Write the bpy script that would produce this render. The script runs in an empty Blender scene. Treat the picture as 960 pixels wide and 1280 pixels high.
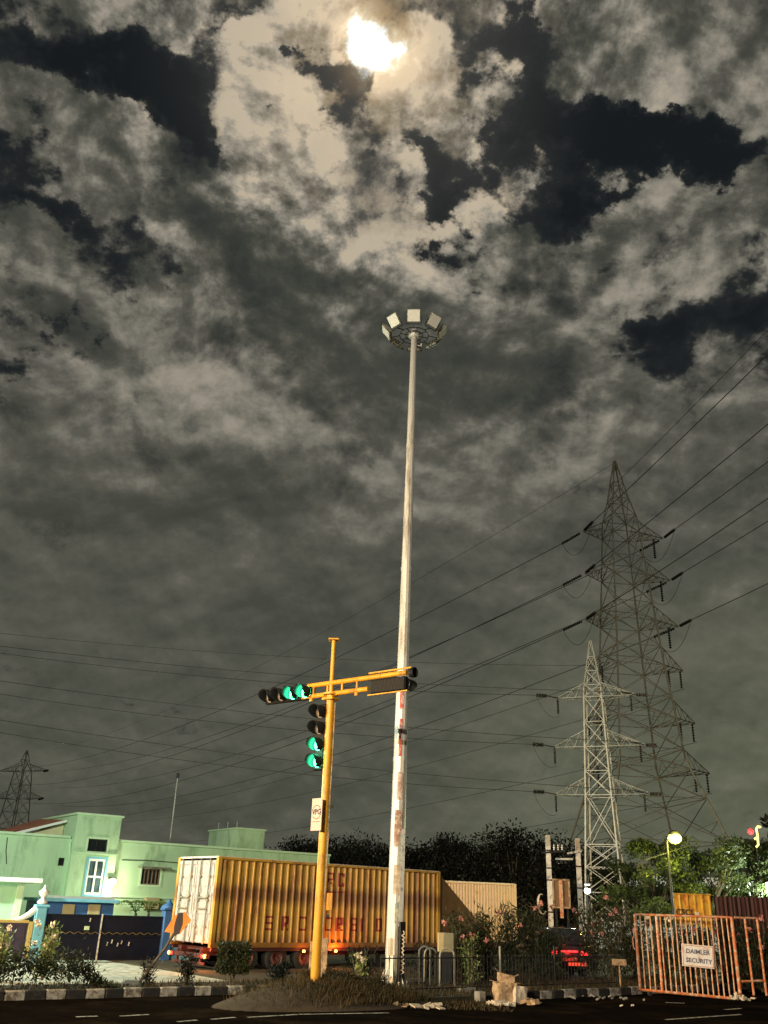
import bpy, bmesh, math, random
from mathutils import Vector, Matrix, Euler, noise as mnoise
random.seed(7)
SC = bpy.context.scene
COL = SC.collection
PI = math.pi

# ---------------------------------------------------------------- camera
EYE = 2.0
F_PX = 1117.0                       # focal length in pixels of the 960x1280 photograph
PITCH, ROLL = math.radians(23.8), math.radians(2.0)
cam_data = bpy.data.cameras.new('camera')
cam_data.sensor_fit = 'VERTICAL'
cam_data.sensor_height = 24.0
cam_data.lens = 24.0 * F_PX / 1280.0
cam_data.clip_start, cam_data.clip_end = 0.1, 3000.0
cam = bpy.data.objects.new('camera', cam_data)
COL.objects.link(cam)
CAM_R = (Matrix.Rotation(PI / 2 + PITCH, 3, 'X') @ Matrix.Rotation(ROLL, 3, 'Z'))
cam.matrix_world = Matrix.Translation((0, 0, EYE)) @ CAM_R.to_4x4()
SC.camera = cam

def ray(px, py):
    return (CAM_R @ Vector((px - 480.0, 640.0 - py, -F_PX))).normalized()

def at(px, py, Y):
    """world point on the vertical plane at distance Y seen at photo pixel (px, py)"""
    d = ray(px, py)
    return Vector((0, 0, EYE)) + d * (Y / d.y)

def gnd(px, py, z=0.0):
    d = ray(px, py)
    return Vector((0, 0, EYE)) + d * ((z - EYE) / d.z)

# ---------------------------------------------------------------- render settings
SC.view_settings.view_transform = 'Standard'
SC.view_settings.look = 'None'
SC.view_settings.exposure = 0.0
SC.view_settings.gamma = 1.0
SC.cycles.use_denoising = True
SC.cycles.max_bounces = 5
SC.cycles.transparent_max_bounces = 12
SC.cycles.sample_clamp_indirect = 4.0

# ---------------------------------------------------------------- night sky with moonlit clouds
MOON_DIR = ray(463, 60)
world = bpy.data.worlds.new('World')
SC.world = world
world.use_nodes = True
NT = world.node_tree
for n in list(NT.nodes): NT.nodes.remove(n)

def wn(t, **kw):
    n = NT.nodes.new(t)
    for k, v in kw.items(): setattr(n, k, v)
    return n
def wset(sock, v):
    if isinstance(v, bpy.types.NodeSocket): NT.links.new(v, sock)
    else: sock.default_value = v
def m_(op, a, b=None, c=None, clamp=False):
    n = wn('ShaderNodeMath', operation=op, use_clamp=clamp)
    wset(n.inputs[0], a)
    if b is not None: wset(n.inputs[1], b)
    if c is not None: wset(n.inputs[2], c)
    return n.outputs[0]
def v_(op, a, b=None, s=None):
    n = wn('ShaderNodeVectorMath', operation=op)
    wset(n.inputs[0], a)
    if b is not None: wset(n.inputs[1], b)
    if s is not None: wset(n.inputs['Scale'], s)
    return n.outputs['Value'] if op in ('DOT_PRODUCT', 'LENGTH') else n.outputs['Vector']
def noise_(vec, scale, detail, rough=0.5, lac=2.0, color=False, dist=0.0):
    n = wn('ShaderNodeTexNoise')
    wset(n.inputs['Vector'], vec)
    n.inputs['Scale'].default_value = scale
    n.inputs['Detail'].default_value = detail
    n.inputs['Roughness'].default_value = rough
    n.inputs['Lacunarity'].default_value = lac
    n.inputs['Distortion'].default_value = dist
    return n.outputs['Color'] if color else n.outputs['Fac']
def sstep(x, lo, hi, a=0.0, b=1.0):
    n = wn('ShaderNodeMapRange', interpolation_type='SMOOTHSTEP')
    wset(n.inputs['Value'], x)
    n.inputs['From Min'].default_value = lo; n.inputs['From Max'].default_value = hi
    n.inputs['To Min'].default_value = a; n.inputs['To Max'].default_value = b
    return n.outputs['Result']
def ramp_(fac, stops, interp='EASE'):
    n = wn('ShaderNodeValToRGB')
    cr = n.color_ramp; cr.interpolation = interp
    while len(cr.elements) > 1: cr.elements.remove(cr.elements[-1])
    cr.elements[0].position = stops[0][0]; cr.elements[0].color = (*stops[0][1], 1)
    for p, c in stops[1:]:
        e = cr.elements.new(p); e.color = (*c, 1)
    wset(n.inputs['Fac'], fac)
    return n.outputs['Color']
def mix_(f, a, b, mode='MIX'):
    n = wn('ShaderNodeMix', data_type='RGBA', blend_type=mode)
    wset(n.inputs['Factor'], f)
    wset(n.inputs['A'], a if isinstance(a, bpy.types.NodeSocket) else (*a, 1))
    wset(n.inputs['B'], b if isinstance(b, bpy.types.NodeSocket) else (*b, 1))
    return n.outputs['Result']

tc = wn('ShaderNodeTexCoord')
D0 = tc.outputs['Generated']
sep = wn('ShaderNodeSeparateXYZ'); NT.links.new(D0, sep.inputs[0])
DZ = sep.outputs['Z']
# cloud-deck coordinates: clouds get smaller and flatter towards the horizon
hz = m_('ADD', m_('ABSOLUTE', DZ), 0.60)
deck = wn('ShaderNodeCombineXYZ')
NT.links.new(m_('DIVIDE', sep.outputs['X'], hz), deck.inputs['X'])
NT.links.new(m_('DIVIDE', sep.outputs['Y'], hz), deck.inputs['Y'])
DECK = deck.outputs[0]

def blob(src, px, py, rx, ry, rot=0.0):
    """soft ellipse on the celestial sphere (centre direction and angular radii), 1 at centre"""
    d = ray(px, py)
    r = CAM_R @ Vector((1, 0, 0))
    r = (r - d * r.dot(d)).normalized()
    u = d.cross(r) * -1.0
    u = r.cross(d).normalized() if (r.cross(d)).z > 0 else d.cross(r).normalized()
    a = math.radians(rot)
    r2 = r * math.cos(a) + u * math.sin(a)
    u2 = u * math.cos(a) - r * math.sin(a)
    nrm = r2.cross(u2)
    k = ((CAM_R.transposed() @ d).z ** 2) / F_PX
    n = wn('ShaderNodeMapping', vector_type='TEXTURE')
    NT.links.new(src, n.inputs['Vector'])
    n.inputs['Location'].default_value = d
    n.inputs['Rotation'].default_value = Matrix((r2, u2, nrm)).transposed().to_euler()
    n.inputs['Scale'].default_value = (rx * k, ry * k, 3.0)
    g = wn('ShaderNodeTexGradient', gradient_type='SPHERICAL')
    NT.links.new(n.outputs[0], g.inputs[0])
    return g.outputs['Fac']

w1 = v_('SUBTRACT', noise_(v_('ADD', DECK, (3.1, 1.7, 0.4)), 3.0, 3, 0.5, color=True), (0.5, 0.5, 0.5))
w2 = v_('SUBTRACT', noise_(v_('ADD', DECK, (7.3, 2.2, 5.0)), 12.0, 6, 0.62, color=True), (0.5, 0.5, 0.5))
WARP = v_('ADD', D0, v_('ADD', v_('SCALE', w1, s=0.20), v_('SCALE', w2, s=0.28)))
SOFT = v_('ADD', D0, v_('ADD', v_('SCALE', w1, s=0.16), v_('SCALE', w2, s=0.14)))

GAPS = [   # clear sky: px, py, rx, ry, rotation (anticlockwise), weight
 (215, 105, 115, 80, -20, 1.25), (110, 40, 190, 55, -8, 1.2), (40, 175, 95, 50, 10, .95), (85, 265, 75, 60, -20, .9),
 (200, 165, 60, 60, 0, .9), (30, 445, 50, 34, 0, .9), (30, 330, 40, 28, -30, .6),
 (150, 285, 40, 20, 0, .4), (82, 382, 14, 30, 0, .6), (300, 60, 50, 60, 30, .45),
 (700, 110, 115, 120, 15, 1.2), (640, 50, 60, 90, 0, .9), (790, 150, 150, 60, -5, 1.1), (890, 130, 130, 55, 8, 1.0), (560, 30, 65, 40, 0, .7), (640, 10, 70, 40, 0, .7),
 (905, 165, 80, 60, -15, .9), (605, 232, 110, 38, 8, .9), (455, 150, 75, 50, -12, 1.2), (500, 120, 30, 40, -30, .5), (570, 205, 50, 60, 0, .9), (420, 135, 50, 25, 0, .6), (690, 190, 30, 50, 0, .35),
 (915, 385, 120, 75, 8, 1.1), (850, 410, 50, 40, 0, .6), (330, 20, 60, 22, 25, .8), (400, 120, 35, 18, 20, .7), (250, 190, 50, 22, -30, .7), (20, 230, 60, 30, 0, .9), (540, 130, 16, 40, 20, .5), (770, 290, 40, 16, 20, .4), (690, 250, 40, 20, -20, .5), (845, 300, 30, 60, 30, .5), (640, 320, 32, 22, 0, .55), (900, 255, 50, 25, 20, .4),
 (150, 480, 34, 20, 20, .35), (730, 585, 80, 42, 0, .42), (90, 850, 130, 16, -3, .38), (175, 890, 90, 14, -8, .34), (860, 480, 45, 25, 30, .45), (545, 445, 20, 10, 0, .1),
]
CLDS = [   # cloud islands inside the clear sky
 (110, 165, 55, 85, 25, .9), (40, 85, 90, 48, -20, .85), (600, 95, 70, 100, -5, .85), (515, 160, 45, 60, 0, .7), (560, 60, 35, 45, 0, .55),
 (640, 185, 80, 45, 10, .85), (800, 25, 190, 60, 5, 1.1), (870, 60, 120, 50, -5, .5), (700, 160, 60, 30, 10, .4), (895, 150, 16, 26, 0, .5), (955, 100, 22, 26, 0, .6),
 (800, 230, 130, 80, 0, .5), (920, 225, 70, 50, 0, .5), (860, 330, 110, 34, 25, .6), (270, 60, 110, 40, -20, .3), (250, 15, 150, 35, -5, .5), (190, 200, 30, 50, 20, .4),
 (820, 155, 40, 20, 0, .3), (350, 150, 90, 120, 0, .7), (10, 280, 60, 60, -30, .5), (430, 85, 70, 80, 0, .5), (480, 20, 90, 50, 0, .4),
]
acc = m_('MULTIPLY_ADD', sstep(DZ, 0.2, 0.75, 1.0, 0.0), 0.40, 0.80)
for (px, py, rx, ry, ro, w) in GAPS: acc = m_('MULTIPLY_ADD', blob(WARP, px, py, rx * 1.25, ry * 1.25, ro), -w * 1.45, acc)
for (px, py, rx, ry, ro, w) in CLDS: acc = m_('MULTIPLY_ADD', blob(WARP, px, py, rx * 1.2, ry * 1.2, ro), w * 1.35, acc)
fbm = noise_(DECK, 10.0, 9, 0.60, dist=0.35)
fine = noise_(DECK, 26.0, 7, 0.6)
DEN = m_('ADD', acc, m_('MULTIPLY_ADD', fbm, 2.8, -1.4))
DEN = m_('ADD', DEN, m_('MULTIPLY_ADD', fine, 1.3, -0.65))
COVER = sstep(DEN, -0.08, 0.86)

# relief: density sampled towards the moon
md = MOON_DIR
moon_deck = Vector((md.x / (md.z + .60), md.y / (md.z + .60), 0))
tom = v_('SCALE', v_('NORMALIZE', v_('SUBTRACT', tuple(moon_deck), DECK)), s=0.03)
fbm_b = noise_(v_('ADD', DECK, tom), 10.0, 9, 0.60, dist=0.35)
fine_b = noise_(v_('ADD', DECK, v_('SCALE', tom, s=0.42)), 26.0, 7, 0.6)
RELIEF = m_('ADD', m_('SUBTRACT', fbm, fbm_b), m_('MULTIPLY', m_('SUBTRACT', fine, fine_b), 0.55))

LITE = [   # px, py, rx, ry, rot, weight : brighter and darker masses of the deck
 (380, 170, 150, 130, -30, .24), (330, 110, 80, 80, 0, .22), (560, 300, 260, 70, -5, .16), (760, 240, 150, 90, 0, .16), (640, 190, 70, 50, 0, .18), (470, 240, 120, 60, -20, .20),
 (700, 350, 180, 50, -12, .13), (870, 330, 110, 40, 22, .12), (590, 90, 70, 100, 0, .36), (520, 165, 50, 65, 0, .42), (420, 60, 60, 60, 0, .2), (800, 30, 190, 50, 0, .04),
 (110, 160, 70, 100, 25, .04), (40, 90, 90, 50, 0, -.04), (40, 310, 90, 100, -30, .10),
 (190, 370, 70, 110, 15, .16), (210, 500, 160, 90, 10, .20), (300, 530, 190, 40, -5, .12), (420, 570, 150, 60, -15, .14), (480, 600, 80, 60, 0, .08), (390, 490, 120, 20, 25, .14), (285, 440, 25, 30, 0, .10),
 (100, 655, 180, 20, -6, .12), (290, 700, 60, 40, -40, .14), (430, 690, 80, 30, -20, .12), (160, 735, 60, 16, 0, .08),
 (620, 590, 120, 55, 0, .16), (610, 540, 60, 40, 0, .12), (720, 545, 120, 40, 0, .14), (540, 620, 90, 50, -30, .10), (830, 615, 70, 40, -30, .10), (660, 690, 120, 50, -20, .14), (740, 500, 60, 30, 0, .10), (880, 460, 80, 60, 30, .14), (870, 760, 120, 14, 10, .05),
 (320, 300, 190, 80, -15, -.20), (200, 260, 100, 60, -30, -.10), (400, 360, 150, 60, 0, -.14), (720, 280, 70, 40, 10, -.12), (590, 470, 170, 100, 0, -.20), (470, 430, 110, 50, 0, -.12), (740, 440, 90, 60, 0, -.04),
 (300, 620, 120, 50, -10, -.16), (70, 560, 120, 70, 0, -.08), (60, 720, 160, 50, 0, -.10), (560, 740, 160, 50, 0, -.06), (780, 640, 120, 40, 0, -.08), (380, 770, 200, 50, 0, -.07), (900, 640, 120, 60, 0, -.10), (80, 200, 40, 30, 0, -.04),
]
lb = 0.30
for (px, py, rx, ry, ro, w) in LITE: lb = m_('MULTIPLY_ADD', blob(SOFT, px, py, rx * 1.35, ry * 1.35, ro), w * 1.3, lb)
soft = noise_(v_('ADD', DECK, (1.0, 9.0, 0)), 6.0, 6, 0.52)
lb = m_('ADD', lb, m_('MULTIPLY_ADD', soft, 0.85, -0.425))
HIGH = sstep(DZ, 0.22, 0.74)                       # the low sky is one veiled layer: less relief there
lb = m_('ADD', lb, m_('MULTIPLY', m_('MULTIPLY', RELIEF, 2.3), m_('MULTIPLY_ADD', HIGH, 0.6, 0.4)))
lb = m_('ADD', lb, m_('MULTIPLY', m_('MULTIPLY_ADD', fine, 0.45, -0.225), HIGH))
lb = m_('MULTIPLY_ADD', lb, m_('MULTIPLY_ADD', HIGH, 0.50, 0.50), m_('MULTIPLY_ADD', HIGH, -0.08, 0.11))

cosm = v_('DOT_PRODUCT', D0, tuple(MOON_DIR))
ang = m_('ARCCOSINE', m_('MINIMUM', cosm, 1.0))
near = sstep(ang, 0.0, 0.36, 1.0, 0.0)
lb = m_('MULTIPLY_ADD', near, 0.16, lb)
lb = m_('MULTIPLY_ADD', m_('TANH', m_('MULTIPLY_ADD', lb, 2.5, -1.06)), 0.46, 0.47)
lb = m_('ADD', lb, m_('MULTIPLY', m_('ADD', m_('MULTIPLY', RELIEF, 2.4), 0.10), sstep(ang, 0.05, 0.34, 1.0, 0.0)))
cloud_col = ramp_(lb, [(0.0, (.040, .043, .037)), (0.2, (.062, .064, .051)), (0.42, (.107, .104, .084)), (0.65, (.205, .190, .154)), (0.85, (.34, .305, .245)), (1.0, (.50, .425, .315))], 'LINEAR')
clear_col = mix_(sstep(ang, 0.03, 0.26, 1.0, 0.0), (.0088, .0112, .0128), (.045, .046, .043))
clear_col = mix_(1.0, clear_col, v_('SCALE', (.010, .010, .009), s=sstep(DEN, -1.0, 0.3)), 'ADD')
sky_col = mix_(COVER, clear_col, cloud_col)

# moon behind thin cloud: white disc glare, cream, then a brown-orange ring
jag = m_('MULTIPLY_ADD', m_('SUBTRACT', fine, 0.5), 0.12, m_('MULTIPLY_ADD', m_('SUBTRACT', fbm, 0.5), -0.10, ang))
glow = ramp_(m_('MULTIPLY', jag, 5.0), [(0.0, (4.5, 4.7, 4.8)), (0.052, (1.7, 1.75, 1.75)), (0.082, (.95, .92, .82)), (0.12, (.60, .46, .27)), (0.18, (.40, .27, .14)), (0.32, (.22, .155, .085)), (0.60, (.075, .055, .034)), (1.0, (0, 0, 0))], 'EASE')
gmask = m_('MULTIPLY_ADD', COVER, 0.72, m_('MULTIPLY', sstep(ang, 0.028, 0.055, 1.0, 0.12), 0.28))
sky_col = mix_(1.0, sky_col, mix_(1.0, glow, v_('SCALE', (1, 1, 1), s=gmask), 'MULTIPLY'), 'ADD')

# light of the town on the low veil of cloud: grey-green, a little stronger to the right
low = sstep(DZ, 0.05, 0.55, 1.0, 0.0)
town = ramp_(sstep(v_('DOT_PRODUCT', D0, tuple(ray(900, 1040))), 0.90, 1.0), [(0.0, (.006, .0075, .002)), (0.6, (.010, .012, .004)), (1.0, (.034, .040, .016))], 'LINEAR')
sky_col = mix_(low, sky_col, mix_(1.0, sky_col, town, 'ADD'))
bg = wn('ShaderNodeBackground'); NT.links.new(sky_col, bg.inputs['Color']); bg.inputs['Strength'].default_value = 1.0
wo = wn('ShaderNodeOutputWorld'); NT.links.new(bg.outputs[0], wo.inputs['Surface'])
world.cycles.sampling_method = 'MANUAL'
world.cycles.sample_map_resolution = 512

# the moon's own faint light
moon = bpy.data.lights.new('moon', 'SUN')
moon.energy = 0.05; moon.angle = math.radians(2.0); moon.color = (1.0, .93, .82)
mo = bpy.data.objects.new('moon', moon); COL.objects.link(mo)
mo.rotation_euler = (-MOON_DIR).to_track_quat('-Z', 'Y').to_euler()

# ================================================================ helpers
def tag(o, label=None, cat=None, group=None, kind=None):
    if label: o['label'] = label
    if cat: o['category'] = cat
    if group: o['group'] = group
    if kind: o['kind'] = kind
    return o

def empty(name, loc=(0, 0, 0), rz=0.0):
    o = bpy.data.objects.new(name, None)
    o.empty_display_size = 0.2
    o.location = loc; o.rotation_euler = (0, 0, rz)
    COL.objects.link(o)
    return o

def thing(name, label, cat, loc=(0, 0, 0), rz=0.0, group=None):
    return tag(empty(name, loc, rz), label, cat, group)

def copy_tree(o, parent=None):
    c = o.copy(); COL.objects.link(c); c.parent = parent
    for ch in list(o.children): copy_tree(ch, c)
    return c

def frame_of(o):
    return Matrix.Translation(o.location) @ Matrix.Rotation(o.rotation_euler.z, 4, 'Z')

class MB:
    """collects shapes and links them as ONE mesh object"""
    def __init__(s): s.v = []; s.f = []; s.sm = []
    def add(s, vs, fs, smooth=False):
        b = len(s.v)
        s.v += [tuple(p) for p in vs]
        s.f += [tuple(b + i for i in f) for f in fs]
        s.sm += [smooth] * len(fs)
        return s
    def box(s, c, size, rz=0.0, R=None):
        hx, hy, hz_ = size[0] / 2, size[1] / 2, size[2] / 2
        M = R if R is not None else Matrix.Rotation(rz, 3, 'Z')
        vs = [Vector(c) + M @ Vector((x * hx, y * hy, z * hz_)) for z in (-1, 1) for y in (-1, 1) for x in (-1, 1)]
        return s.add(vs, [(0, 2, 3, 1), (4, 5, 7, 6), (0, 1, 5, 4), (2, 6, 7, 3), (0, 4, 6, 2), (1, 3, 7, 5)])
    def cbox(s, c, size, ch=0.01, rz=0.0, R=None):
        """box with chamfered edges"""
        M = R if R is not None else Matrix.Rotation(rz, 3, 'Z')
        bm = bmesh.new()
        bmesh.ops.create_cube(bm, size=1.0)
        for v in bm.verts: v.co = Vector((v.co.x * size[0], v.co.y * size[1], v.co.z * size[2]))
        bmesh.ops.bevel(bm, geom=bm.edges[:], offset=min(ch, min(size) * .4), segments=1, profile=.5, affect='EDGES')
        bm.verts.index_update()
        s.add([Vector(c) + M @ v.co for v in bm.verts], [[v.index for v in f.verts] for f in bm.faces])
        bm.free()
        return s
    def bar(s, p0, p1, w, h=None, roll=None):
        p0, p1 = Vector(p0), Vector(p1); h = h or w
        d = (p1 - p0)
        if d.length < 1e-6: return s
        d.normalize()
        up = Vector(roll) if roll else (Vector((0, 0, 1)) if abs(d.z) < .95 else Vector((0, 1, 0)))
        a = d.cross(up).normalized(); b = a.cross(d)
        vs = [p + a * x * w / 2 + b * y * h / 2 for p in (p0, p1) for x, y in ((-1, -1), (1, -1), (1, 1), (-1, 1))]
        return s.add(vs, [(0, 3, 2, 1), (4, 5, 6, 7), (0, 1, 5, 4), (1, 2, 6, 5), (2, 3, 7, 6), (3, 0, 4, 7)])
    def tube(s, pts, r, n=8, caps=True, smooth=True):
        pts = [Vector(p) for p in pts]
        rs = r if isinstance(r, (list, tuple)) else [r] * len(pts)
        rings = []; prev = None
        for i, p in enumerate(pts):
            d = (pts[min(i + 1, len(pts) - 1)] - pts[max(i - 1, 0)]).normalized()
            if prev is None:
                up = Vector((0, 0, 1)) if abs(d.z) < .95 else Vector((0, 1, 0))
                a = d.cross(up).normalized()
            else:
                a = (prev - d * prev.dot(d)).normalized()
            prev = a; b = d.cross(a)
            rings.append([p + (a * math.cos(2 * PI * k / n) + b * math.sin(2 * PI * k / n)) * rs[i] for k in range(n)])
        vs = [q for rg in rings for q in rg]
        fs = []
        for i in range(len(pts) - 1):
            for k in range(n):
                fs.append((i * n + k, i * n + (k + 1) % n, (i + 1) * n + (k + 1) % n, (i + 1) * n + k))
        s.add(vs, fs, smooth)
        if caps:
            m = len(pts) - 1
            s.add([q for q in rings[0]], [tuple(range(n))[::-1]])
            s.add([q for q in rings[m]], [tuple(range(n))])
        return s
    def lathe(s, prof, c=(0, 0, 0), n=16, axis=None, smooth=True):
        """prof: (radius, height) list; axis: 3x3 matrix whose z is the turning axis"""
        M = axis or Matrix.Identity(3)
        vs = [Vector(c) + M @ Vector((r * math.cos(2 * PI * k / n), r * math.sin(2 * PI * k / n), z)) for r, z in prof for k in range(n)]
        fs = [(i * n + k, i * n + (k + 1) % n, (i + 1) * n + (k + 1) % n, (i + 1) * n + k) for i in range(len(prof) - 1) for k in range(n)]
        return s.add(vs, fs, smooth)
    def poly(s, pts, thick, nrm=(0, 0, 1)):
        """flat outline given thickness along nrm"""
        n = len(pts); nv = Vector(nrm).normalized() * thick
        vs = [Vector(p) for p in pts] + [Vector(p) + nv for p in pts]
        fs = [tuple(range(n))[::-1], tuple(range(n, 2 * n))] + [(i, (i + 1) % n, n + (i + 1) % n, n + i) for i in range(n)]
        return s.add(vs, fs)
    def build(s, name, mat, parent=None, world=False):
        me = bpy.data.meshes.new(name)
        vs = s.v
        if world and parent is not None:
            Mi = frame_of(parent).inverted()
            vs = [tuple(Mi @ Vector(p)) for p in vs]
        me.from_pydata(vs, [], s.f)
        me.polygons.foreach_set('use_smooth', s.sm)
        me.materials.append(mat)
        me.update()
        o = bpy.data.objects.new(name, me)
        COL.objects.link(o)
        if parent is not None: o.parent = parent
        return o

def dir_axis(d, up=(0, 0, 1)):
    """matrix whose z axis is d and y axis is as near as can be to up"""
    z = Vector(d).normalized(); x = Vector(up).cross(z)
    x = x.normalized() if x.length > 1e-4 else Vector((1, 0, 0))
    return Matrix((x, z.cross(x), z)).transposed()

def mat(name, col, rough=0.7, metal=0.0, var=0.25, scale=3.0, bump=0.0, bscale=None, col2=None, detail=6, emit=None, estr=0.0, streak=0.0, spec=0.5, dirt=None):
    m = bpy.data.materials.new(name); m.use_nodes = True
    nt = m.node_tree; b = nt.nodes['Principled BSDF']
    b.inputs['Roughness'].default_value = rough
    b.inputs['Metallic'].default_value = metal
    b.inputs['Specular IOR Level'].default_value = spec
    co = nt.nodes.new('ShaderNodeTexCoord')
    nz = nt.nodes.new('ShaderNodeTexNoise'); nz.inputs['Scale'].default_value = scale; nz.inputs['Detail'].default_value = detail; nz.inputs['Roughness'].default_value = .65
    mp = nt.nodes.new('ShaderNodeMapping'); nt.links.new(co.outputs['Object'], mp.inputs[0])
    if streak: mp.inputs['Scale'].default_value = (1, 1, 1 / streak)
    nt.links.new(mp.outputs[0], nz.inputs['Vector'])
    cr = nt.nodes.new('ShaderNodeValToRGB')
    cr.color_ramp.elements[0].position = .3; cr.color_ramp.elements[1].position = .7
    lo = col2 or tuple(c * (1 - var) for c in col); hi = tuple(min(1, c * (1 + var * .6)) for c in col) if not col2 else col
    cr.color_ramp.elements[0].color = (*lo, 1); cr.color_ramp.elements[1].color = (*hi, 1)
    nt.links.new(nz.outputs['Fac'], cr.inputs['Fac'])
    out = cr.outputs['Color']
    if dirt:   # (colour, amount, scale) blotches
        n2 = nt.nodes.new('ShaderNodeTexNoise'); n2.inputs['Scale'].default_value = dirt[2]; n2.inputs['Detail'].default_value = 8; n2.inputs['Roughness'].default_value = .7
        nt.links.new(mp.outputs[0], n2.inputs['Vector'])
        mr = nt.nodes.new('ShaderNodeMapRange'); mr.inputs['From Min'].default_value = .64 - dirt[1] * .3; mr.inputs['From Max'].default_value = .76 - dirt[1] * .3
        nt.links.new(n2.outputs['Fac'], mr.inputs['Value'])
        mx = nt.nodes.new('ShaderNodeMix'); mx.data_type = 'RGBA'
        nt.links.new(mr.outputs[0], mx.inputs['Factor']); nt.links.new(out, mx.inputs['A']); mx.inputs['B'].default_value = (*dirt[0], 1)
        out = mx.outputs['Result']
    nt.links.new(out, b.inputs['Base Color'])
    if bump:
        bp = nt.nodes.new('ShaderNodeBump'); bp.inputs['Strength'].default_value = bump; bp.inputs['Distance'].default_value = .02
        n3 = nt.nodes.new('ShaderNodeTexNoise'); n3.inputs['Scale'].default_value = bscale or scale * 6; n3.inputs['Detail'].default_value = 6
        nt.links.new(co.outputs['Object'], n3.inputs['Vector'])
        nt.links.new(n3.outputs['Fac'], bp.inputs['Height']); nt.links.new(bp.outputs[0], b.inputs['Normal'])
    if emit:
        b.inputs['Emission Color'].default_value = (*emit, 1); b.inputs['Emission Strength'].default_value = estr
    return m

def leaf_mat(name, col, col2):
    m = mat(name, col, .55, var=.3, scale=1.5, col2=col2, spec=.3)
    nt = m.node_tree; b = nt.nodes['Principled BSDF']
    tr = nt.nodes.new('ShaderNodeBsdfTranslucent'); ad = nt.nodes.new('ShaderNodeMixShader'); ad.inputs[0].default_value = .3
    src = b.inputs['Base Color'].links[0].from_socket
    nt.links.new(src, tr.inputs['Color'])
    nt.links.new(b.outputs[0], ad.inputs[1]); nt.links.new(tr.outputs[0], ad.inputs[2])
    nt.links.new(ad.outputs[0], nt.nodes['Material Output'].inputs['Surface'])
    return m

def leaves_mb(mb, centres, size, aspect=2.2, rng=random, up=.3):
    """one pointed leaf per centre, random tilt"""
    for c in centres:
        d = Vector((rng.gauss(0, 1), rng.gauss(0, 1), rng.gauss(0, 1) + up)).normalized()
        a = d.cross(Vector((rng.gauss(0, 1), rng.gauss(0, 1), rng.gauss(0, 1)))).normalized()
        L = size * rng.uniform(.6, 1.3); w = L / aspect / 2
        p = Vector(c)
        mb.add([p, p + d * L * .45 + a * w, p + d * L, p + d * L * .45 - a * w], [(0, 1, 2, 3)])
    return mb

def text_mb(body, size, M, thick=.004, bold=0.0, sx=1.0):
    """mesh lettering: M maps local x right / y up / z out to where it stands; centred"""
    cu = bpy.data.curves.new('lettering', 'FONT')
    cu.body = body; cu.size = size; cu.align_x = 'CENTER'; cu.align_y = 'CENTER'; cu.extrude = thick / 2; cu.offset = bold; cu.resolution_u = 2
    cu.space_line = 1.0
    ob = bpy.data.objects.new('lettering', cu); COL.objects.link(ob)
    dg = bpy.context.evaluated_depsgraph_get()
    me = bpy.data.meshes.new_from_object(ob.evaluated_get(dg))
    mb = MB(); mb.add([M @ Vector((v.co.x * sx, v.co.y, v.co.z)) for v in me.vertices], [tuple(p.vertices) for p in me.polygons])
    bpy.data.objects.remove(ob); bpy.data.meshes.remove(me); bpy.data.curves.remove(cu)
    return mb

def point_light(name, loc, color, watts, radius=.12, parent=None, spot=None, aim=None, blend=.3):
    l = bpy.data.lights.new(name, 'SPOT' if spot else 'POINT')
    l.energy = watts; l.color = color; l.shadow_soft_size = radius
    o = bpy.data.objects.new(name, l); COL.objects.link(o)
    if spot:
        l.spot_size = math.radians(spot); l.spot_blend = blend
        o.rotation_euler = (Vector(aim) - Vector(loc)).to_track_quat('-Z', 'Y').to_euler()
    o.location = loc
    if parent is not None:
        o.parent = parent; o.matrix_parent_inverse = frame_of(parent).inverted()
    return o

def on_wall(px, py, P, ang):
    """(s, z) on the vertical plane through P running at angle ang, under photo pixel"""
    d = ray(px, py); u = Vector((math.cos(ang), math.sin(ang))); n = Vector((-u.y, u.x))
    t = (n.x * P[0] + n.y * P[1]) / (n.x * d.x + n.y * d.y)
    q = Vector((0, 0, EYE)) + d * t
    return (q.x - P[0]) * u.x + (q.y - P[1]) * u.y, q.z

# ---------------------------------------------------------------- materials
M = {}
M['asphalt'] = mat('asphalt', (.0095, .0075, .006), 1.0, spec=0.0, var=.35, scale=1.2, bump=.5, bscale=60, dirt=((.022, .015, .010), .45, .5))
M['soil'] = mat('soil', (.045, .030, .017), .95, var=.4, scale=2.5, bump=.8, bscale=14)
M['turf'] = mat('turf', (.035, .03, .014), .95, var=.5, scale=3, bump=.8, bscale=20)
M['concrete'] = mat('concrete', (.42, .41, .36), .9, var=.25, scale=1.2, bump=.4, bscale=12, dirt=((.16, .15, .12), .5, 1.7))
M['grey_concrete'] = mat('grey_concrete', (.26, .25, .22), .9, var=.3, scale=3, bump=.4, dirt=((.10, .09, .07), .5, 3))
M['pole_concrete'] = mat('pole_concrete', (.72, .71, .66), .8, var=.2, scale=4, dirt=((.25, .24, .2), .4, 5))
M['white_paint'] = mat('white_paint', (.70, .69, .64), .6, var=.12, scale=3, dirt=((.3, .27, .2), .45, 6))
M['kerb_white'] = mat('kerb_white', (.40, .37, .32), .85, var=.3, scale=5, dirt=((.12, .09, .06), .6, 7))
M['kerb_black'] = mat('kerb_black', (.018, .017, .016), .8, var=.4, scale=6, dirt=((.07, .05, .035), .35, 7))
M['line_paint'] = mat('line_paint', (.45, .43, .38), .7, var=.4, scale=5, dirt=((.06, .05, .04), .55, 9))
M['green_wall'] = mat('green_wall', (.47, .68, .43), .85, var=.12, scale=.6, streak=3, dirt=((.30, .45, .27), .46, .9), bump=.25)
M['cream_wall'] = mat('cream_wall', (.62, .58, .36), .85, var=.15, scale=1)
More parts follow.
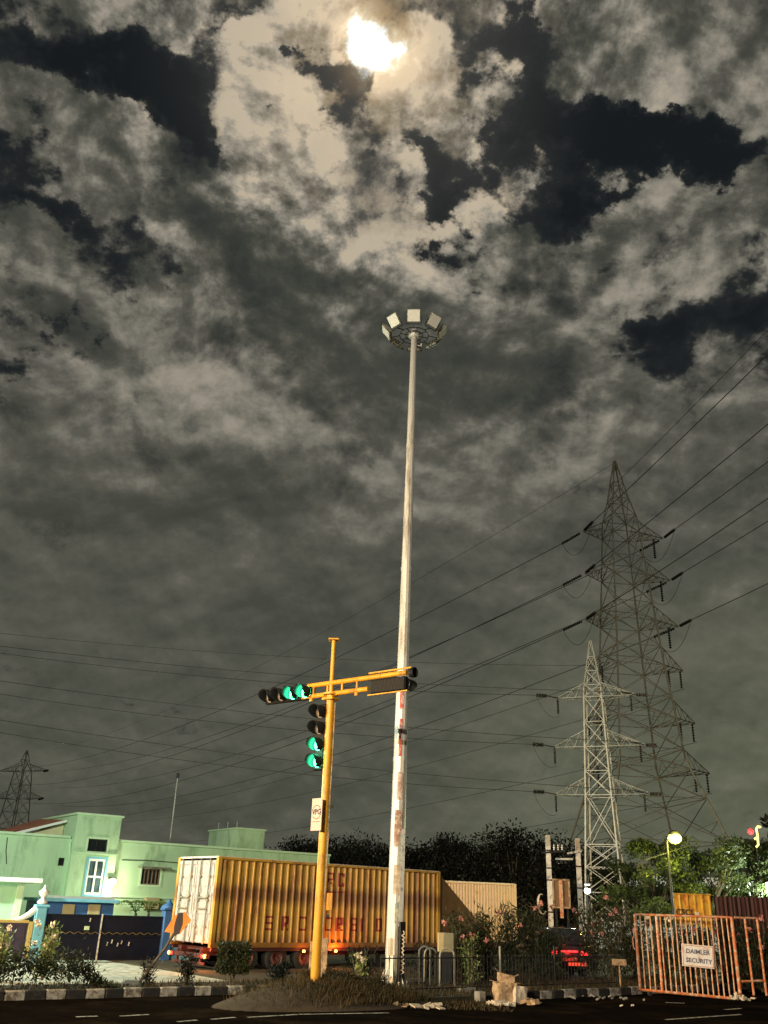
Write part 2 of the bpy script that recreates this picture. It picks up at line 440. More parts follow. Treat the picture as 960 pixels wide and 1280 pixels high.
M['mint_wall'] = mat('mint_wall', (.40, .68, .44), .8, var=.08, scale=1, dirt=((.38, .6, .42), .4, 1.2))
M['white_trim'] = mat('white_trim', (.78, .80, .76), .6, var=.08, scale=2)
M['green_trim'] = mat('green_trim', (.55, .75, .5), .7, var=.1, scale=2)
M['grey_roof'] = mat('grey_roof', (.10, .105, .09), .9, var=.3, scale=2)
M['terracotta'] = mat('terracotta', (.45, .16, .09), .8, var=.3, scale=3)
M['dark_opening'] = mat('dark_opening', (.012, .016, .018), .25, var=.3, scale=2)
M['glass'] = mat('glass', (.05, .085, .10), .12, var=.7, scale=2.5, spec=.8)
M['wood_shutter'] = mat('wood_shutter', (.16, .11, .075), .7, var=.3, scale=8, streak=6)
M['blue_metal'] = mat('blue_metal', (.006, .009, .024), .6, spec=.2, var=.3, scale=3, dirt=((.009, .010, .014), .4, 4))
M['blue_paint'] = mat('blue_paint', (.04, .13, .36), .6, var=.2, scale=3, dirt=((.03, .08, .2), .4, 3))
M['sky_paint'] = mat('sky_paint', (.16, .45, .62), .6, var=.15, scale=3)
M['purple_metal'] = mat('purple_metal', (.05, .035, .07), .6, var=.3, scale=3)
M['gold_trim'] = mat('gold_trim', (.16, .12, .045), .6, var=.4, scale=9)
M['gold_paint'] = mat('gold_paint', (.55, .42, .14), .5, var=.2, scale=4)
M['tan_panel'] = mat('tan_panel', (.42, .36, .20), .8, var=.2, scale=4)
M['galv'] = mat('galv', (.70, .69, .63), .45, .25, var=.22, scale=1.2, streak=8, dirt=((.30, .27, .22), .45, 3))
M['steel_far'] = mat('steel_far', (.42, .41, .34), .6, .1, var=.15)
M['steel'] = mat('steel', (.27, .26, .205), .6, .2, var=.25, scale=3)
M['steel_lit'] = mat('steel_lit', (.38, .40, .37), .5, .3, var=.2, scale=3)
M['dark_steel'] = mat('dark_steel', (.022, .022, .022), .5, .3, var=.4, scale=4)
M['insulator'] = mat('insulator', (.020, .015, .013), .25, var=.3, scale=8)
M['cable'] = mat('cable', (.03, .03, .028), .6, var=.1)
M['signal_yellow'] = mat('signal_yellow', (.72, .36, .022), .42, var=.15, scale=5, streak=3, dirt=((.40, .17, .02), .42, 4), bump=.12)
M['signal_black'] = mat('signal_black', (.009, .009, .009), .6, var=.3, spec=.2)
M['lens_off'] = mat('lens_off', (.30, .24, .16), .25, var=.3, scale=40)
M['lens_green'] = mat('lens_green', (.02, .5, .3), .3, var=.1, scale=40, emit=(.16, 1.0, .68), estr=4.5)
M['sign_board'] = mat('sign_board', (.62, .44, .36), .6, var=.1, scale=6)
M['ink'] = mat('ink', (.035, .025, .03), .6, var=.1)
M['ink_blue'] = mat('ink_blue', (.10, .10, .17), .6, var=.1)
M['sign_white'] = mat('sign_white', (.78, .77, .75), .5, var=.08, scale=5, dirt=((.55, .4, .3), .35, 6))
M['orange_paint'] = mat('orange_paint', (.62, .17, .045), .5, var=.2, scale=6, dirt=((.62, .50, .36), .52, 9), bump=.2)
M['pale_orange'] = mat('pale_orange', (.66, .46, .28), .5, var=.2, scale=6, dirt=((.55, .15, .05), .55, 8))
M['sheet_yellow'] = mat('sheet_yellow', (.62, .36, .04), .5, var=.2, scale=3, dirt=((.38, .12, .02), .5, 5))
M['sheet_maroon'] = mat('sheet_maroon', (.06, .014, .010), .7, var=.4, scale=2, streak=3)
M['hazard_orange'] = mat('hazard_orange', (.75, .26, .03), .5, var=.2, scale=6)
M['bark'] = mat('bark', (.10, .08, .055), .9, var=.4, scale=6, bump=.6)
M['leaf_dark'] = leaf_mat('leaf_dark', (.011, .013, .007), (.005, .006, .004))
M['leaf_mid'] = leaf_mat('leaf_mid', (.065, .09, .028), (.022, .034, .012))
M['leaf_bush'] = leaf_mat('leaf_bush', (.055, .062, .022), (.018, .024, .010))
M['leaf_pale'] = leaf_mat('leaf_pale', (.34, .38, .12), (.12, .17, .05))
M['leaf_dry'] = leaf_mat('leaf_dry', (.10, .07, .03), (.035, .03, .013))
M['petal_pink'] = mat('petal_pink', (.48, .20, .17), .6, var=.2, scale=20)
M['petal_white'] = mat('petal_white', (.75, .66, .50), .6, var=.2, scale=20)
M['carton'] = mat('carton', (.46, .33, .20), .9, var=.35, scale=7, dirt=((.20, .12, .06), .52, 5), bump=.5)
M['cloth'] = mat('cloth', (.62, .54, .42), .9, var=.25, scale=6, bump=.5)
M['rubber'] = mat('rubber', (.015, .015, .015), .8, var=.3, scale=8)
M['tyre_rim'] = mat('tyre_rim', (.12, .03, .02), .6, var=.4, scale=8)
M['chassis_red'] = mat('chassis_red', (.07, .014, .010), .6, var=.4, scale=4)
M['tail_amber'] = mat('tail_amber', (.9, .3, .05), .3, emit=(1.0, .42, .06), estr=9.0, var=.1)
M['tail_red'] = mat('tail_red', (.5, .02, .02), .3, emit=(1.0, .03, .03), estr=3.5, var=.1)
M['lamp_white'] = mat('lamp_white', (.9, .9, .9), .3, emit=(.93, 1.0, .86), estr=14.0, var=.05)
M['lamp_warm'] = mat('lamp_warm', (.9, .8, .5), .3, emit=(1.0, .90, .55), estr=14.0, var=.05)
M['lamp_yellow'] = mat('lamp_yellow', (.9, .9, .2), .3, emit=(1.0, .93, .10), estr=6.0, var=.05)
M['lamp_sodium'] = mat('lamp_sodium', (.9, .7, .3), .3, emit=(1.0, .62, .28), estr=20.0, var=.05)
M['led_face'] = mat('led_face', (.92, .90, .80), .35, var=.05, scale=30)
M['car_paint'] = mat('car_paint', (.06, .06, .065), .25, .3, var=.1)
M['car_glass'] = mat('car_glass', (.02, .02, .025), .08, var=.1, spec=.8)

M['neon_yellow'] = mat('neon_yellow', (.9, .85, .2), .4, emit=(1.0, .92, .25), estr=1.6, var=.05)
M['tail_red_dim'] = mat('tail_red_dim', (.6, .04, .02), .3, emit=(1.0, .12, .05), estr=.8, var=.1)
M['leaf_lime'] = leaf_mat('leaf_lime', (.22, .32, .08), (.10, .16, .04))
def container_mat(name, col, rust, band=True):
    m = mat(name, col, .5, var=.12, scale=1.2, streak=4, dirt=(rust, .42, 2.2), bump=.1)
    if band:  # shade painted in brown along the middle and along the sill, in the panel's own metres
        nt = m.node_tree; b = nt.nodes['Principled BSDF']
        src = b.inputs['Base Color'].links[0].from_socket
        co = [n for n in nt.nodes if n.type == 'TEX_COORD'][0]
        sp = nt.nodes.new('ShaderNodeSeparateXYZ'); nt.links.new(co.outputs['Object'], sp.inputs[0])
        nz = nt.nodes.new('ShaderNodeTexNoise'); nz.inputs['Scale'].default_value = 1.3; nz.inputs['Detail'].default_value = 7; nt.links.new(co.outputs['Object'], nz.inputs['Vector'])
        zz = nt.nodes.new('ShaderNodeMath'); zz.operation = 'MULTIPLY_ADD'; nt.links.new(nz.outputs['Fac'], zz.inputs[0]); zz.inputs[1].default_value = .35; nt.links.new(sp.outputs['Z'], zz.inputs[2])
        cr = nt.nodes.new('ShaderNodeValToRGB'); e = cr.color_ramp.elements
        e[0].position = .0; e[0].color = (.85, .85, .85, 1); e[1].position = .14; e[1].color = (.55, .55, .55, 1)
        for p, c in ((.24, .08), (.50, .04), (.60, .72), (.68, .78), (.78, .05), (1, 0)):
            q = e.new(p); q.color = (c, c, c, 1)
        sc_ = nt.nodes.new('ShaderNodeMath'); sc_.operation = 'MULTIPLY'; nt.links.new(zz.outputs[0], sc_.inputs[0]); sc_.inputs[1].default_value = 1 / 2.6
        nt.links.new(sc_.outputs[0], cr.inputs['Fac'])
        mx = nt.nodes.new('ShaderNodeMix'); mx.data_type = 'RGBA'
        nt.links.new(cr.outputs['Color'], mx.inputs['Factor']); nt.links.new(src, mx.inputs['A']); mx.inputs['B'].default_value = (.13, .035, .012, 1)
        nt.links.new(mx.outputs['Result'], b.inputs['Base Color'])
    return m
M['container_yellow'] = container_mat('container_yellow', (.56, .32, .045), (.26, .09, .025))
M['container_door'] = mat('container_door', (.40, .40, .40), .55, var=.12, scale=2, dirt=((.27, .20, .15), .42, 4))
M['container_pale'] = mat('container_pale', (.66, .47, .30), .55, var=.12, scale=1, dirt=((.5, .3, .16), .4, 2))
M['letter_red'] = mat('letter_red', (.24, .012, .010), .6, var=.25, scale=6)
M['forecourt'] = mat('forecourt', (.50, .52, .44), .9, var=.22, scale=1.8, bump=.7, bscale=9, dirt=((.20, .19, .14), .5, 3.5))

# ================================================================ the setting
A_SITE = math.radians(35)
US = Vector((math.cos(A_SITE), math.sin(A_SITE), 0)); NS = Vector((-US.y, US.x, 0))
def sheet(name, pts, z, m):
    mb = MB(); mb.add([(x, y, z) for x, y in pts], [tuple(range(len(pts)))])
    return tag(mb.build(name, m), kind='structure')

sheet('ground', [(-1500, -400), (1500, -400), (1500, 2400), (-1500, 2400)], -.05, M['soil'])
KL = Vector((-7.4, 20.7, 0)); KR = Vector((4.8, 25.7, 0))      # points on the two kerb lines
UR = Vector((math.cos(math.radians(38)), math.sin(math.radians(38)), 0)); NR = Vector((-UR.y, UR.x, 0))
def kl(s, n=0): return KL + US * s + NS * n
def kr(s, n=0): return KR + UR * s + NR * n
sheet('road', [(-90, -60), (90, -60), tuple(kr(70, .1))[:2], tuple(kr(-6.2, .1))[:2], tuple(kl(10.6, .1))[:2], tuple(kl(-60, .1))[:2]], 0, M['asphalt'])

# raised verges behind the kerbs
mb = MB(); mb.poly([kl(-60, .15) , kl(10.4, .15), kl(10.4, 2.0), kl(-60, 2.0)], .12); tag(mb.build('verge_strip', M['soil']), kind='structure')
mb = MB(); mb.poly([kr(-6, .15), kr(70, .15), kr(70, 60), kr(-6, 60)], .115); tag(mb.build('verge', M['turf']), kind='structure')
sheet('forecourt', [tuple(kl(-60, 2.0))[:2], tuple(kl(7.0, 2.0))[:2], tuple(kl(16.0, 6.0))[:2], tuple(kl(30, 22))[:2], tuple(kl(-60, 22))[:2]], .06, M['forecourt'])

# kerbs, painted in black and white blocks
def kerb(name, fn, s0, s1, step, gapn, light, dark):
    a, b = MB(), MB(); s = s0; i = 0
    while s < s1:
        L = step - .012
        t = b if i % 2 else a
        c = fn(s + step / 2, .075)
        ang = math.atan2((fn(1) - fn(0)).y, (fn(1) - fn(0)).x)
        t.cbox((c.x, c.y, .085 + random.uniform(-.008, .008)), (L, .15, .20), .02, ang + random.uniform(-.01, .01))
        s += step; i += 1
    return a, b
a_, b_ = kerb('k', kl, -26, 10.6, .42, 0, 0, 0)
tag(a_.build('kerb', M['kerb_white']), kind='structure'); tag(b_.build('kerb', M['kerb_black']), kind='structure')
a_, b_ = kerb('k', kr, -1.5, 20, .46, 0, 0, 0)
tag(a_.build('kerb', M['kerb_white']), kind='structure'); tag(b_.build('kerb', M['kerb_black']), kind='structure')

# painted road lines
mb = MB()
def stroke(p0, p1, w=.10, z=.004):
    a = gnd(*p0, z); b = gnd(*p1, z); d = (b - a).normalized(); n = Vector((-d.y, d.x, 0)) * w / 2
    mb.add([a - n, b - n, b + n, a + n], [(0, 1, 2, 3)])
for q in (((222, 1277), (246, 1275)), ((264, 1274), (294, 1271.5)), ((309, 1271.5), (372, 1268)), ((374, 1267.8), (486, 1266)), ((832, 1274.5), (926, 1268)), ((906, 1262), (926, 1260.5)), ((832, 1253), (856, 1254)), ((150, 1270), (186, 1268)), ((95, 1271), (122, 1270))):
    stroke(*q)
tag(mb.build('road_marking', M['line_paint']), kind='structure')

# the earth mound the signal pole stands in
mc = at(402, 1236, 22.4); nx, ny = 44, 26
mb = MB(); vs = []
for j in range(ny + 1):
    for i in range(nx + 1):
        x = (i / nx - .5) * 2; y = (j / ny - .5) * 2
        r = math.sqrt(x * x + y * y)
        h = max(0, 1 - r ** 1.7) * .46 * (1 - .25 * x) + .06 * mnoise.noise(Vector((x * 5, y * 4, 1))) * max(0, 1 - r)
        vs.append((mc.x + .25 + x * 2.4 + y * 0.6, mc.y + y * 1.9 + x * .8, max(-.02, h) - (.03 if r > .98 else 0)))
fs = [(j * (nx + 1) + i, j * (nx + 1) + i + 1, (j + 1) * (nx + 1) + i + 1, (j + 1) * (nx + 1) + i) for j in range(ny) for i in range(nx)]
mb.add(vs, fs, True)
tag(mb.build('mound', M['soil']), kind='structure')
MOUND = (mc.x + .25, mc.y)
def mound_h(X, Y):
    dx, dy = X - MOUND[0], Y - MOUND[1]
    y = (dy - .8 * dx / 2.4) / (1.9 - .8 * .6 / 2.4); x = (dx - .6 * y) / 2.4
    r = math.sqrt(x * x + y * y)
    return max(0, 1 - r ** 1.7) * .46 * (1 - .25 * x)

# ---------------------------------------------------------------- green building
FP = (-17.4, 46.0)
def W(px, py): return on_wall(px, py, FP, A_SITE)
bl = thing('building', 'long pale green flat roofed building with a raised stair tower, behind the blue gate', 'building', (FP[0], FP[1], 0), A_SITE)
def wallbox(name, s0, s1, z0, z1, y0, y1, m, parent=bl):
    return MB().box(((s0 + s1) / 2, (y0 + y1) / 2, (z0 + z1) / 2), (s1 - s0, y1 - y0, z1 - z0)).build(name, m, parent)
sA, zA = W(93, 1048); zL = W(0, 1042)[1]; sT0, zT = W(95, 1018.5); sT1 = W(149.5, 1023)[0]
zR = W(185, 1055)[1]
def faced(name, s0, s1, z0, z1, y0, y1, holes, m):
    """wall block whose front is cut around rectangular openings (s0,s1,z0,z1)"""
    mb = MB(); t = .22
    xs = sorted({s0, s1, *[h[0] for h in holes], *[h[1] for h in holes]}); zs = sorted({z0, z1, *[h[2] for h in holes], *[h[3] for h in holes]})
    for i in range(len(xs) - 1):
        for j in range(len(zs) - 1):
            cx, cz = (xs[i] + xs[i + 1]) / 2, (zs[j] + zs[j + 1]) / 2
            if any(h[0] < cx < h[1] and h[2] < cz < h[3] for h in holes): continue
            mb.box((cx, y0 + t / 2, cz), (xs[i + 1] - xs[i], t, zs[j + 1] - zs[j]))
    mb.box(((s0 + s1) / 2, (y0 + t + y1) / 2, (z0 + z1) / 2 - .01), (s1 - s0, y1 - y0 - t, z1 - z0 - .02))
    return mb.build(name, m, bl)
def recessed(px0, py0, px1, py1, off=0.0):
    a = W(px0, py1); b = W(px1, py0)
    return (a[0], b[0], a[1], b[1])
hA = recessed(72, 1072.5, 81, 1082); hT = recessed(105.5, 1050, 132, 1064); hD = recessed(101.5, 1074.5, 130, 1118); hW = recessed(175, 1086.5, 201.5, 1105.5)
faced('wall', -14, sT0, 0, zL, 0, 9, [hA], M['green_wall'])
faced('wall', sT0, sT1, 0, zT, -.35, 6, [hT, hD], M['green_wall'])
sB = sT1 + 13
faced('wall', sT1, sB, 0, zR, 0, 9, [hW], M['green_wall'])
# parapet copings
for s0, s1, z, y0 in ((-14, sT0 - .1, zL, 0), (sT1 + .1, sB, zR, 0)):
    MB().box(((s0 + s1) / 2, y0 + .08, z + .06), (s1 - s0, .42, .11)).build('coping', M['green_trim'], bl)
    MB().box(((s0 + s1) / 2, 4.8, z + .03), (s1 - s0, 8.8, .06)).build('roof', M['grey_roof'], bl)
MB().box(((sT0 + sT1) / 2, 2.8, zT + .05), (sT1 - sT0 + .16, 6.5, .10)).build('coping', M['green_trim'], bl)
# stringcourses on the right wing and the tower
zS = W(170, 1121.5)[1]
MB().box(((sT1 + sB) / 2, -.04, zS), (sB - sT1, .10, .07)).build('ledge', M['green_trim'], bl)
MB().box(((sT0 + sT1) / 2, -.40, W(118, 1068)[1]), (sT1 - sT0, .10, .08)).build('ledge', M['green_trim'], bl)
# openings
def window(h, depth, frame, pane_m, nv, nh, fw=.07, name='window', y0=0.0, trim=None):
    s0, s1, z0, z1 = h; cx, cz = (s0 + s1) / 2, (z0 + z1) / 2
    f = MB()
    for x in (s0 + fw / 2, s1 - fw / 2): f.box((x, y0 + depth, cz), (fw, .08, z1 - z0))
    for z in (z0 + fw / 2, z1 - fw / 2): f.box((cx, y0 + depth, z), (s1 - s0 - 2 * fw, .08, fw))
    for k in range(1, nv): f.box((s0 + (s1 - s0) * k / nv, y0 + depth, cz), (fw * .8, .07, z1 - z0 - 2 * fw))
    for k in range(1, nh): f.box((cx, y0 + depth - .003, z0 + (z1 - z0) * k / nh), (s1 - s0 - 2 * fw, .06, fw * .8))
    w = f.build(name, frame, bl)
    MB().box((cx, y0 + depth + .05, cz), (s1 - s0, .03, z1 - z0)).build('pane', pane_m, w)
    if trim:
        t = MB(); q = .09
        for x in (s0 - q / 2, s1 + q / 2): t.box((x, y0 - .015, cz), (q, .05, z1 - z0 + 2 * q))
        for z in (z0 - q / 2, z1 + q / 2): t.box((cx, y0 - .018, z), (s1 - s0, .05, q))
        t.build('surround', trim, w)
    return w
window(hT, .12, M['dark_steel'], M['dark_opening'], 2, 1, .05, y0=-.35, trim=M['green_trim'])
window(hD, .10, M['white_trim'], M['glass'], 2, 2, .10, y0=-.35, trim=M['sky_paint'])
window(hW, .10, M['wood_shutter'], M['dark_opening'], 5, 1, .06, trim=M['green_trim'])
window(hA, .08, M['dark_steel'], M['dark_opening'], 1, 1, .04)
a = W(172, 1085); b = W(209, 1085)
MB().box(((a[0] + b[0]) / 2, -.30, a[1] + .05), (b[0] - a[0], .62, .07)).build('canopy_slab', M['grey_concrete'], bl)
# canopy below the tall window, wall pipe
a = W(56, 1121); b = W(132, 1121)
MB().box(((a[0] + b[0]) / 2, -.85, a[1]), (b[0] - a[0], 1.0, .16)).build('canopy_slab', M['white_trim'], bl)
a = W(82, 1118); b = W(87, 1052)
MB().tube([(a[0], -.08, .3), (a[0] + .1, -.08, a[1]), (b[0], -.08, b[1])], .05, 6).build('drain_pipe', M['green_trim'], bl)
# sloping roof left of the tower (cream soffit, terracotta edge)
r0 = Vector((W(30, 1040)[0], 3.5, zL + .06)); s1_ = sT0 - .05
zpk = zT - .30
q = MB(); q.poly([(r0.x, 1.2, zL + .07), (s1_, 1.2, zpk), (s1_, 5.8, zpk + .3), (r0.x, 5.8, zL + .3)], .10); q.build('pitched_roof', M['terracotta'], bl)
q = MB(); q.poly([(r0.x + .3, 1.5, zL + .06), (s1_, 1.5, zL + .06), (s1_, 1.5, zpk - .03)], .12, (0, 1, 0)); q.build('gable', M['cream_wall'], bl)
q = MB(); q.bar((r0.x - .1, 1.12, zL + .12), (s1_, 1.12, zpk + .06), .10, .12); q.build('fascia', M['white_trim'], bl)
# low roof wedge right of the tower
q = MB(); q.poly([(sT1 + .06, 5.0, zR + .06), (sT1 + .06, 5.0, zT - .55), (sT1 + 3.4, 5.0, zR + .06)], 2.0, (0, 1, 0)); q.build('roof_wedge', M['grey_roof'], bl)
# tank room at the right rear
def W2(px, py): return on_wall(px, py, (FP[0] + NS.x * 1.5, FP[1] + NS.y * 1.5), A_SITE)
c0 = W2(297, 1036); c1 = W2(331, 1040)
wallbox('tank_room', c0[0], c1[0], zR + .05, c0[1], 1.5, 5.2, M['green_wall'])
MB().box(((c0[0] + c1[0]) / 2, 3.35, c0[1] + .04), (c1[0] - c0[0] + .15, 3.85, .08)).build('coping', M['green_trim'], bl)
q = MB()
for k in range(3): MB().tube([(c0[0] + .2 - k * .1, 2.0 + k * 1.0, c0[1]), (c0[0] + .2 - k * .1, 2.0 + k * 1.0, c0[1] + .45)], .03, 6).build('vent_pipe', M['steel_lit'], bl)
a = W(9, 1047); b = W(8, 1080)
MB().tube([(a[0], -.03, a[1]), (a[0] + .05, -.03, (a[1] + b[1]) / 2), (b[0], -.03, b[1])], .02, 5).build('wall_cable', M['cable'], bl)
a = W(152, 1075); b = W(228, 1079)
MB().tube([(a[0], -.03, a[1]), ((a[0] + b[0]) / 2, -.03, a[1] + .05), (b[0], -.03, b[1])], .02, 5).build('wall_cable', M['cable'], bl)
# air conditioner on the wall
a = W(187, 1129); MB().cbox((a[0], -.22, a[1]), (.75, .34, .55), .03).build('air_conditioner', M['tan_panel'], bl)
# wall lamp (lit)
a = W(134.5, 1102)
wl = MB().cbox((a[0] + .02, -.55, a[1] + .15), (.30, .34, .10), .02).build('wall_lamp', M['dark_steel'], bl)
lz = MB(); lz.lathe([(0.001, -.17), (.14, -.12), (.20, 0), (.14, .12), (.001, .17)], (a[0] + .02, -.62, a[1]), 12); lz.build('lamp_glass', M['lamp_warm'], wl)
wp = frame_of(bl) @ Vector((a[0] + .02, -1.0, a[1] - .05))
point_light('wall_lamp_light', wp, (1.0, .93, .62), 150, .12, wl)
bpy.data.objects['wall_lamp_light'].matrix_parent_inverse = frame_of(bl).inverted()

# ---------------------------------------------------------------- compound wall: gate, pillars, booth
GP = (-10.3, 31.7)
GA = math.radians(30)
def G(px, py): return on_wall(px, py, GP, GA)
gate = thing('metal_gate', 'dark blue double leaf metal gate with a wavy trim band before the green building', 'gate', (GP[0], GP[1], 0), GA)
g0 = G(54, 1170)[0]; g1 = G(203, 1170)[0]; gz1 = G(120, 1143.5)[1]; gz0 = .10; gm = G(124, 1170)[0]
for s0, s1 in ((g0, gm - .03), (gm + .03, g1)):
    f = MB(); cx = (s0 + s1) / 2
    f.box((cx, 0, (gz0 + gz1) / 2), (s1 - s0, .03, gz1 - gz0))
    for z in (gz0 + .03, (gz0 + gz1) / 2 + .05, gz1 - .03): f.box((cx, -.03, z), (s1 - s0, .03, .06))
    lf = f.build('gate_leaf', M['blue_metal'], gate)
    t = MB(); n = int((s1 - s0) / .13)
    for k in range(n):
        x = s0 + (k + .5) * (s1 - s0) / n
        t.bar((x - .06, -.052, (gz0 + gz1) / 2 + (.10 if k % 2 else .16)), (x + .06, -.052, (gz0 + gz1) / 2 + (.16 if k % 2 else .10)), .02)
    t.build('wavy_trim', M['gold_trim'], lf)
q = MB(); q.box((gm, -.04, (gz0 + gz1) / 2), (.035, .05, gz1 - gz0 + .06)); q.build('centre_post', M['white_paint'], gate)
for px, py in ((133, 1180), (139, 1177), (146, 1181), (151, 1178), (160, 1180), (112, 1150)):
    s, z = G(px, py); MB().bar((s, -.055, z - .05), (s + .02, -.055, z + .06), .03).build('paint_mark', M['white_paint'], gate)
q = MB(); s, z = G(108, 1160); q.cbox((s, -.05, z), (.17, .03, .12), .02); q.build('notice', M['green_trim'], gate)

def pillar(px, wpx, top, mt, label, cap):
    s0 = G(px, 1170)[0]; z1 = G(px, top)[1]; w = wpx / 1221 * 32
    base = frame_of(gate) @ Vector((s0, 0, 0))
    p = thing('gate_pillar', label, 'pillar', (base.x, base.y, 0), GA, 'blue gate pillars')
    MB().cbox((0, 0, (z1 + .05) / 2), (w, w, z1 - .05), .02).build('shaft', mt, p)
    MB().cbox((0, 0, z1 + .04), (w + .12, w + .12, .08), .02).build('cap', mt, p)
    return p, w, z1
p, w, z1 = pillar(46, 12, 1134, M['sky_paint'], 'pale blue gate pillar with a white urn finial at the left end of the blue gate', 0)
MB().lathe([(.05, 0), (.16, .03), (.17, .09), (.07, .16), (.06, .22), (.14, .30), (.17, .38), (.10, .43), (.04, .50), (.03, .56), (.001, .60)], (0, 0, z1 + .08), 14).build('finial', M['white_trim'], p)
q = MB(); q.tube([(-.14 - .11 * k, -.02, z1 - .02 - .36 * (1 - (1 - k / 6) ** 2.0)) for k in range(7)], [.10, .10, .09, .08, .07, .05, .03], 8); q.build('scroll', M['white_trim'], p)
p, w, z1 = pillar(207, 13, 1138, M['blue_paint'], 'dark blue gate pillar with a pointed cap at the right end of the blue gate', 0)
MB().lathe([(.26, .0), (.24, .06), (.10, .16), (.08, .19), (.05, .25), (.001, .30)], (0, 0, z1 + .08), 4).build('finial', M['blue_paint'], p)

q = thing('boundary_wall', 'low pale blue wall stub between the right gate pillar and the truck', 'wall', (GP[0], GP[1], 0), GA)
s0, s1 = G(215, 1160)[0], G(240, 1160)[0]
MB().box(((s0 + s1) / 2, .1, .75), (s1 - s0, .16, 1.4)).build('wall', M['sky_paint'], q)

# left wing: gold-topped side gate of purple panels
sg = thing('side_gate', 'purple panelled side gate with a yellow top rail, left of the pale blue pillar', 'gate', (GP[0], GP[1], 0), GA)
s1 = G(33, 1170)[0]; s0 = s1 - 5.0; zt = G(20, 1151.5)[1]
MB().box(((s0 + s1) / 2, 0, zt / 2 + .05), (s1 - s0, .04, zt - .14)).build('panel', M['purple_metal'], sg)
f = MB()
for k in range(16): f.box((s1 - .1 - k * .32, -.04, zt / 2), (.03, .03, zt - .2))
for z in (.3, zt * .55): f.box(((s0 + s1) / 2, -.045, z), (s1 - s0, .03, .04))
f.build('rail', M['purple_metal'], sg)
MB().cbox(((s0 + s1) / 2, 0, zt), (s1 - s0, .10, .09), .01).build('top_rail', M['gold_paint'], sg)
MB().cbox((s1 + .08, 0, zt / 2), (.13, .13, zt), .01).build('post', M['gold_paint'], sg)

# mint gatehouse at the far left with a projecting white slab
GH = (-13.6, 34.6)
def H(px, py): return on_wall(px, py, GH, GA)
gh = thing('gatehouse', 'bright mint green gatehouse with a projecting white roof slab at the left edge', 'building', (GH[0], GH[1], 0), GA)
s1, z1 = H(26, 1103); s0 = s1 - 6
MB().box(((s0 + s1) / 2, 1.6, z1 / 2), (s1 - s0, 3.2, z1)).build('wall', M['mint_wall'], gh)
MB().box((s1 + .02, -.03, z1 / 2), (.22, .14, z1 - .02)).build('corner_pier', M['green_trim'], gh)
MB().cbox(((s0 + s1) / 2 + .3, 1.5, z1 + .07), (s1 - s0 + .75, 3.9, .15), .015).build('roof', M['white_trim'], gh)

# blue booth wall with tan openings behind the gate
BP = (-11.5, 36.4)
def B(px, py): return on_wall(px, py, BP, GA)
bw = thing('blue_shed', 'long low blue shed with square tan shutters seen over the blue gate', 'shed', (BP[0], BP[1], 0), GA)
s0, z1 = B(50, 1126); s1 = B(143, 1128)[0]
MB().box(((s0 + s1) / 2, 1.2, z1 / 2), (s1 - s0, 2.4, z1 - .02)).build('wall', M['blue_paint'], bw)
MB().cbox(((s0 + s1) / 2, 1.15, z1 + .05), (s1 - s0 + .25, 2.8, .11), .01).build('roof', M['sky_paint'], bw)
for x0, x1 in ((55, 60), (77, 94), (109, 126)):
    a = B(x0, 1143); b = B(x1, 1130.5)
    MB().cbox(((a[0] + b[0]) / 2, -.02, (a[1] + b[1]) / 2), (b[0] - a[0], .05, b[1] - a[1]), .01).build('shutter', M['tan_panel'], bw)

# off-frame compound floodlight post that lights the forecourt and the green building
fl = thing('floodlight_post', 'tall grey post with a cold white floodlight before the gatehouse, left of the frame', 'floodlight', (-16.6, 29.2, 0))
MB().tube([(0, 0, 0), (0, 0, 7.2)], [.09, .06], 10).build('post', M['galv'], fl)
MB().cbox((.15, .1, 7.2), (.5, .35, .16), .02).build('lamp_housing', M['dark_steel'], fl)
MB().box((.15, .1, 7.11), (.42, .28, .02)).build('lamp_glass', M['lamp_white'], fl)
point_light('floodlight', (-16.4, 29.3, 6.9), (.86, 1.0, .80), 8500, .25, fl)

# second, warmer compound lamp behind the truck row to the right of the building

# ================================================================ container on its trailer
TA = math.radians(41)
c_near = at(262, 1190, 29.4)                      # lower near corner of the rear end
TL, TW, TB, TH = 9.55, 2.35, .72, 2.52
# local frame: x along the truck (away), y across (away from the camera side), z up
FONT = {'S': ['####', '#...', '#...', '####', '...#', '...#', '####'], 'R': ['####', '#..#', '#..#', '####', '##..', '#.#.', '#..#'],
        'C': ['####', '#..#', '#...', '#...', '#...', '#..#', '####'], 'O': ['####', '#..#', '#..#', '#..#', '#..#', '#..#', '####'],
        'A': ['####', '#..#', '#..#', '####', '#..#', '#..#', '#..#'], 'T': ['####', '.##.', '.##.', '.##.', '.##.', '.##.', '.##.'],
        'B': ['####', '#..#', '#..#', '####', '#..#', '#..#', '####'], 'I': ['.##.', '.##.', '.##.', '.##.', '.##.', '.##.', '.##.'],
        'D': ['###.', '#..#', '#..#', '#..#', '#..#', '#..#', '###.'], '-': ['....', '....', '....', '####', '....', '....', '....']}
def corr(x, pitch, depth):
    """depth of the pressed wave at x (0 = outer ridge)"""
    t = (x / pitch) % 1.0
    if t < .16: return 0.0
    if t < .34: return depth * (t - .16) / .18
    if t < .82: return depth
    return depth * (1 - (t - .82) / .18)
def corr_xs(x0, x1, pitch):
    xs = {x0, x1}; k = math.floor(x0 / pitch)
    while k * pitch < x1:
        for t in (0, .16, .34, .82):
            x = (k + t) * pitch
            if x0 < x < x1: xs.add(x)
        k += 1
    return sorted(xs)
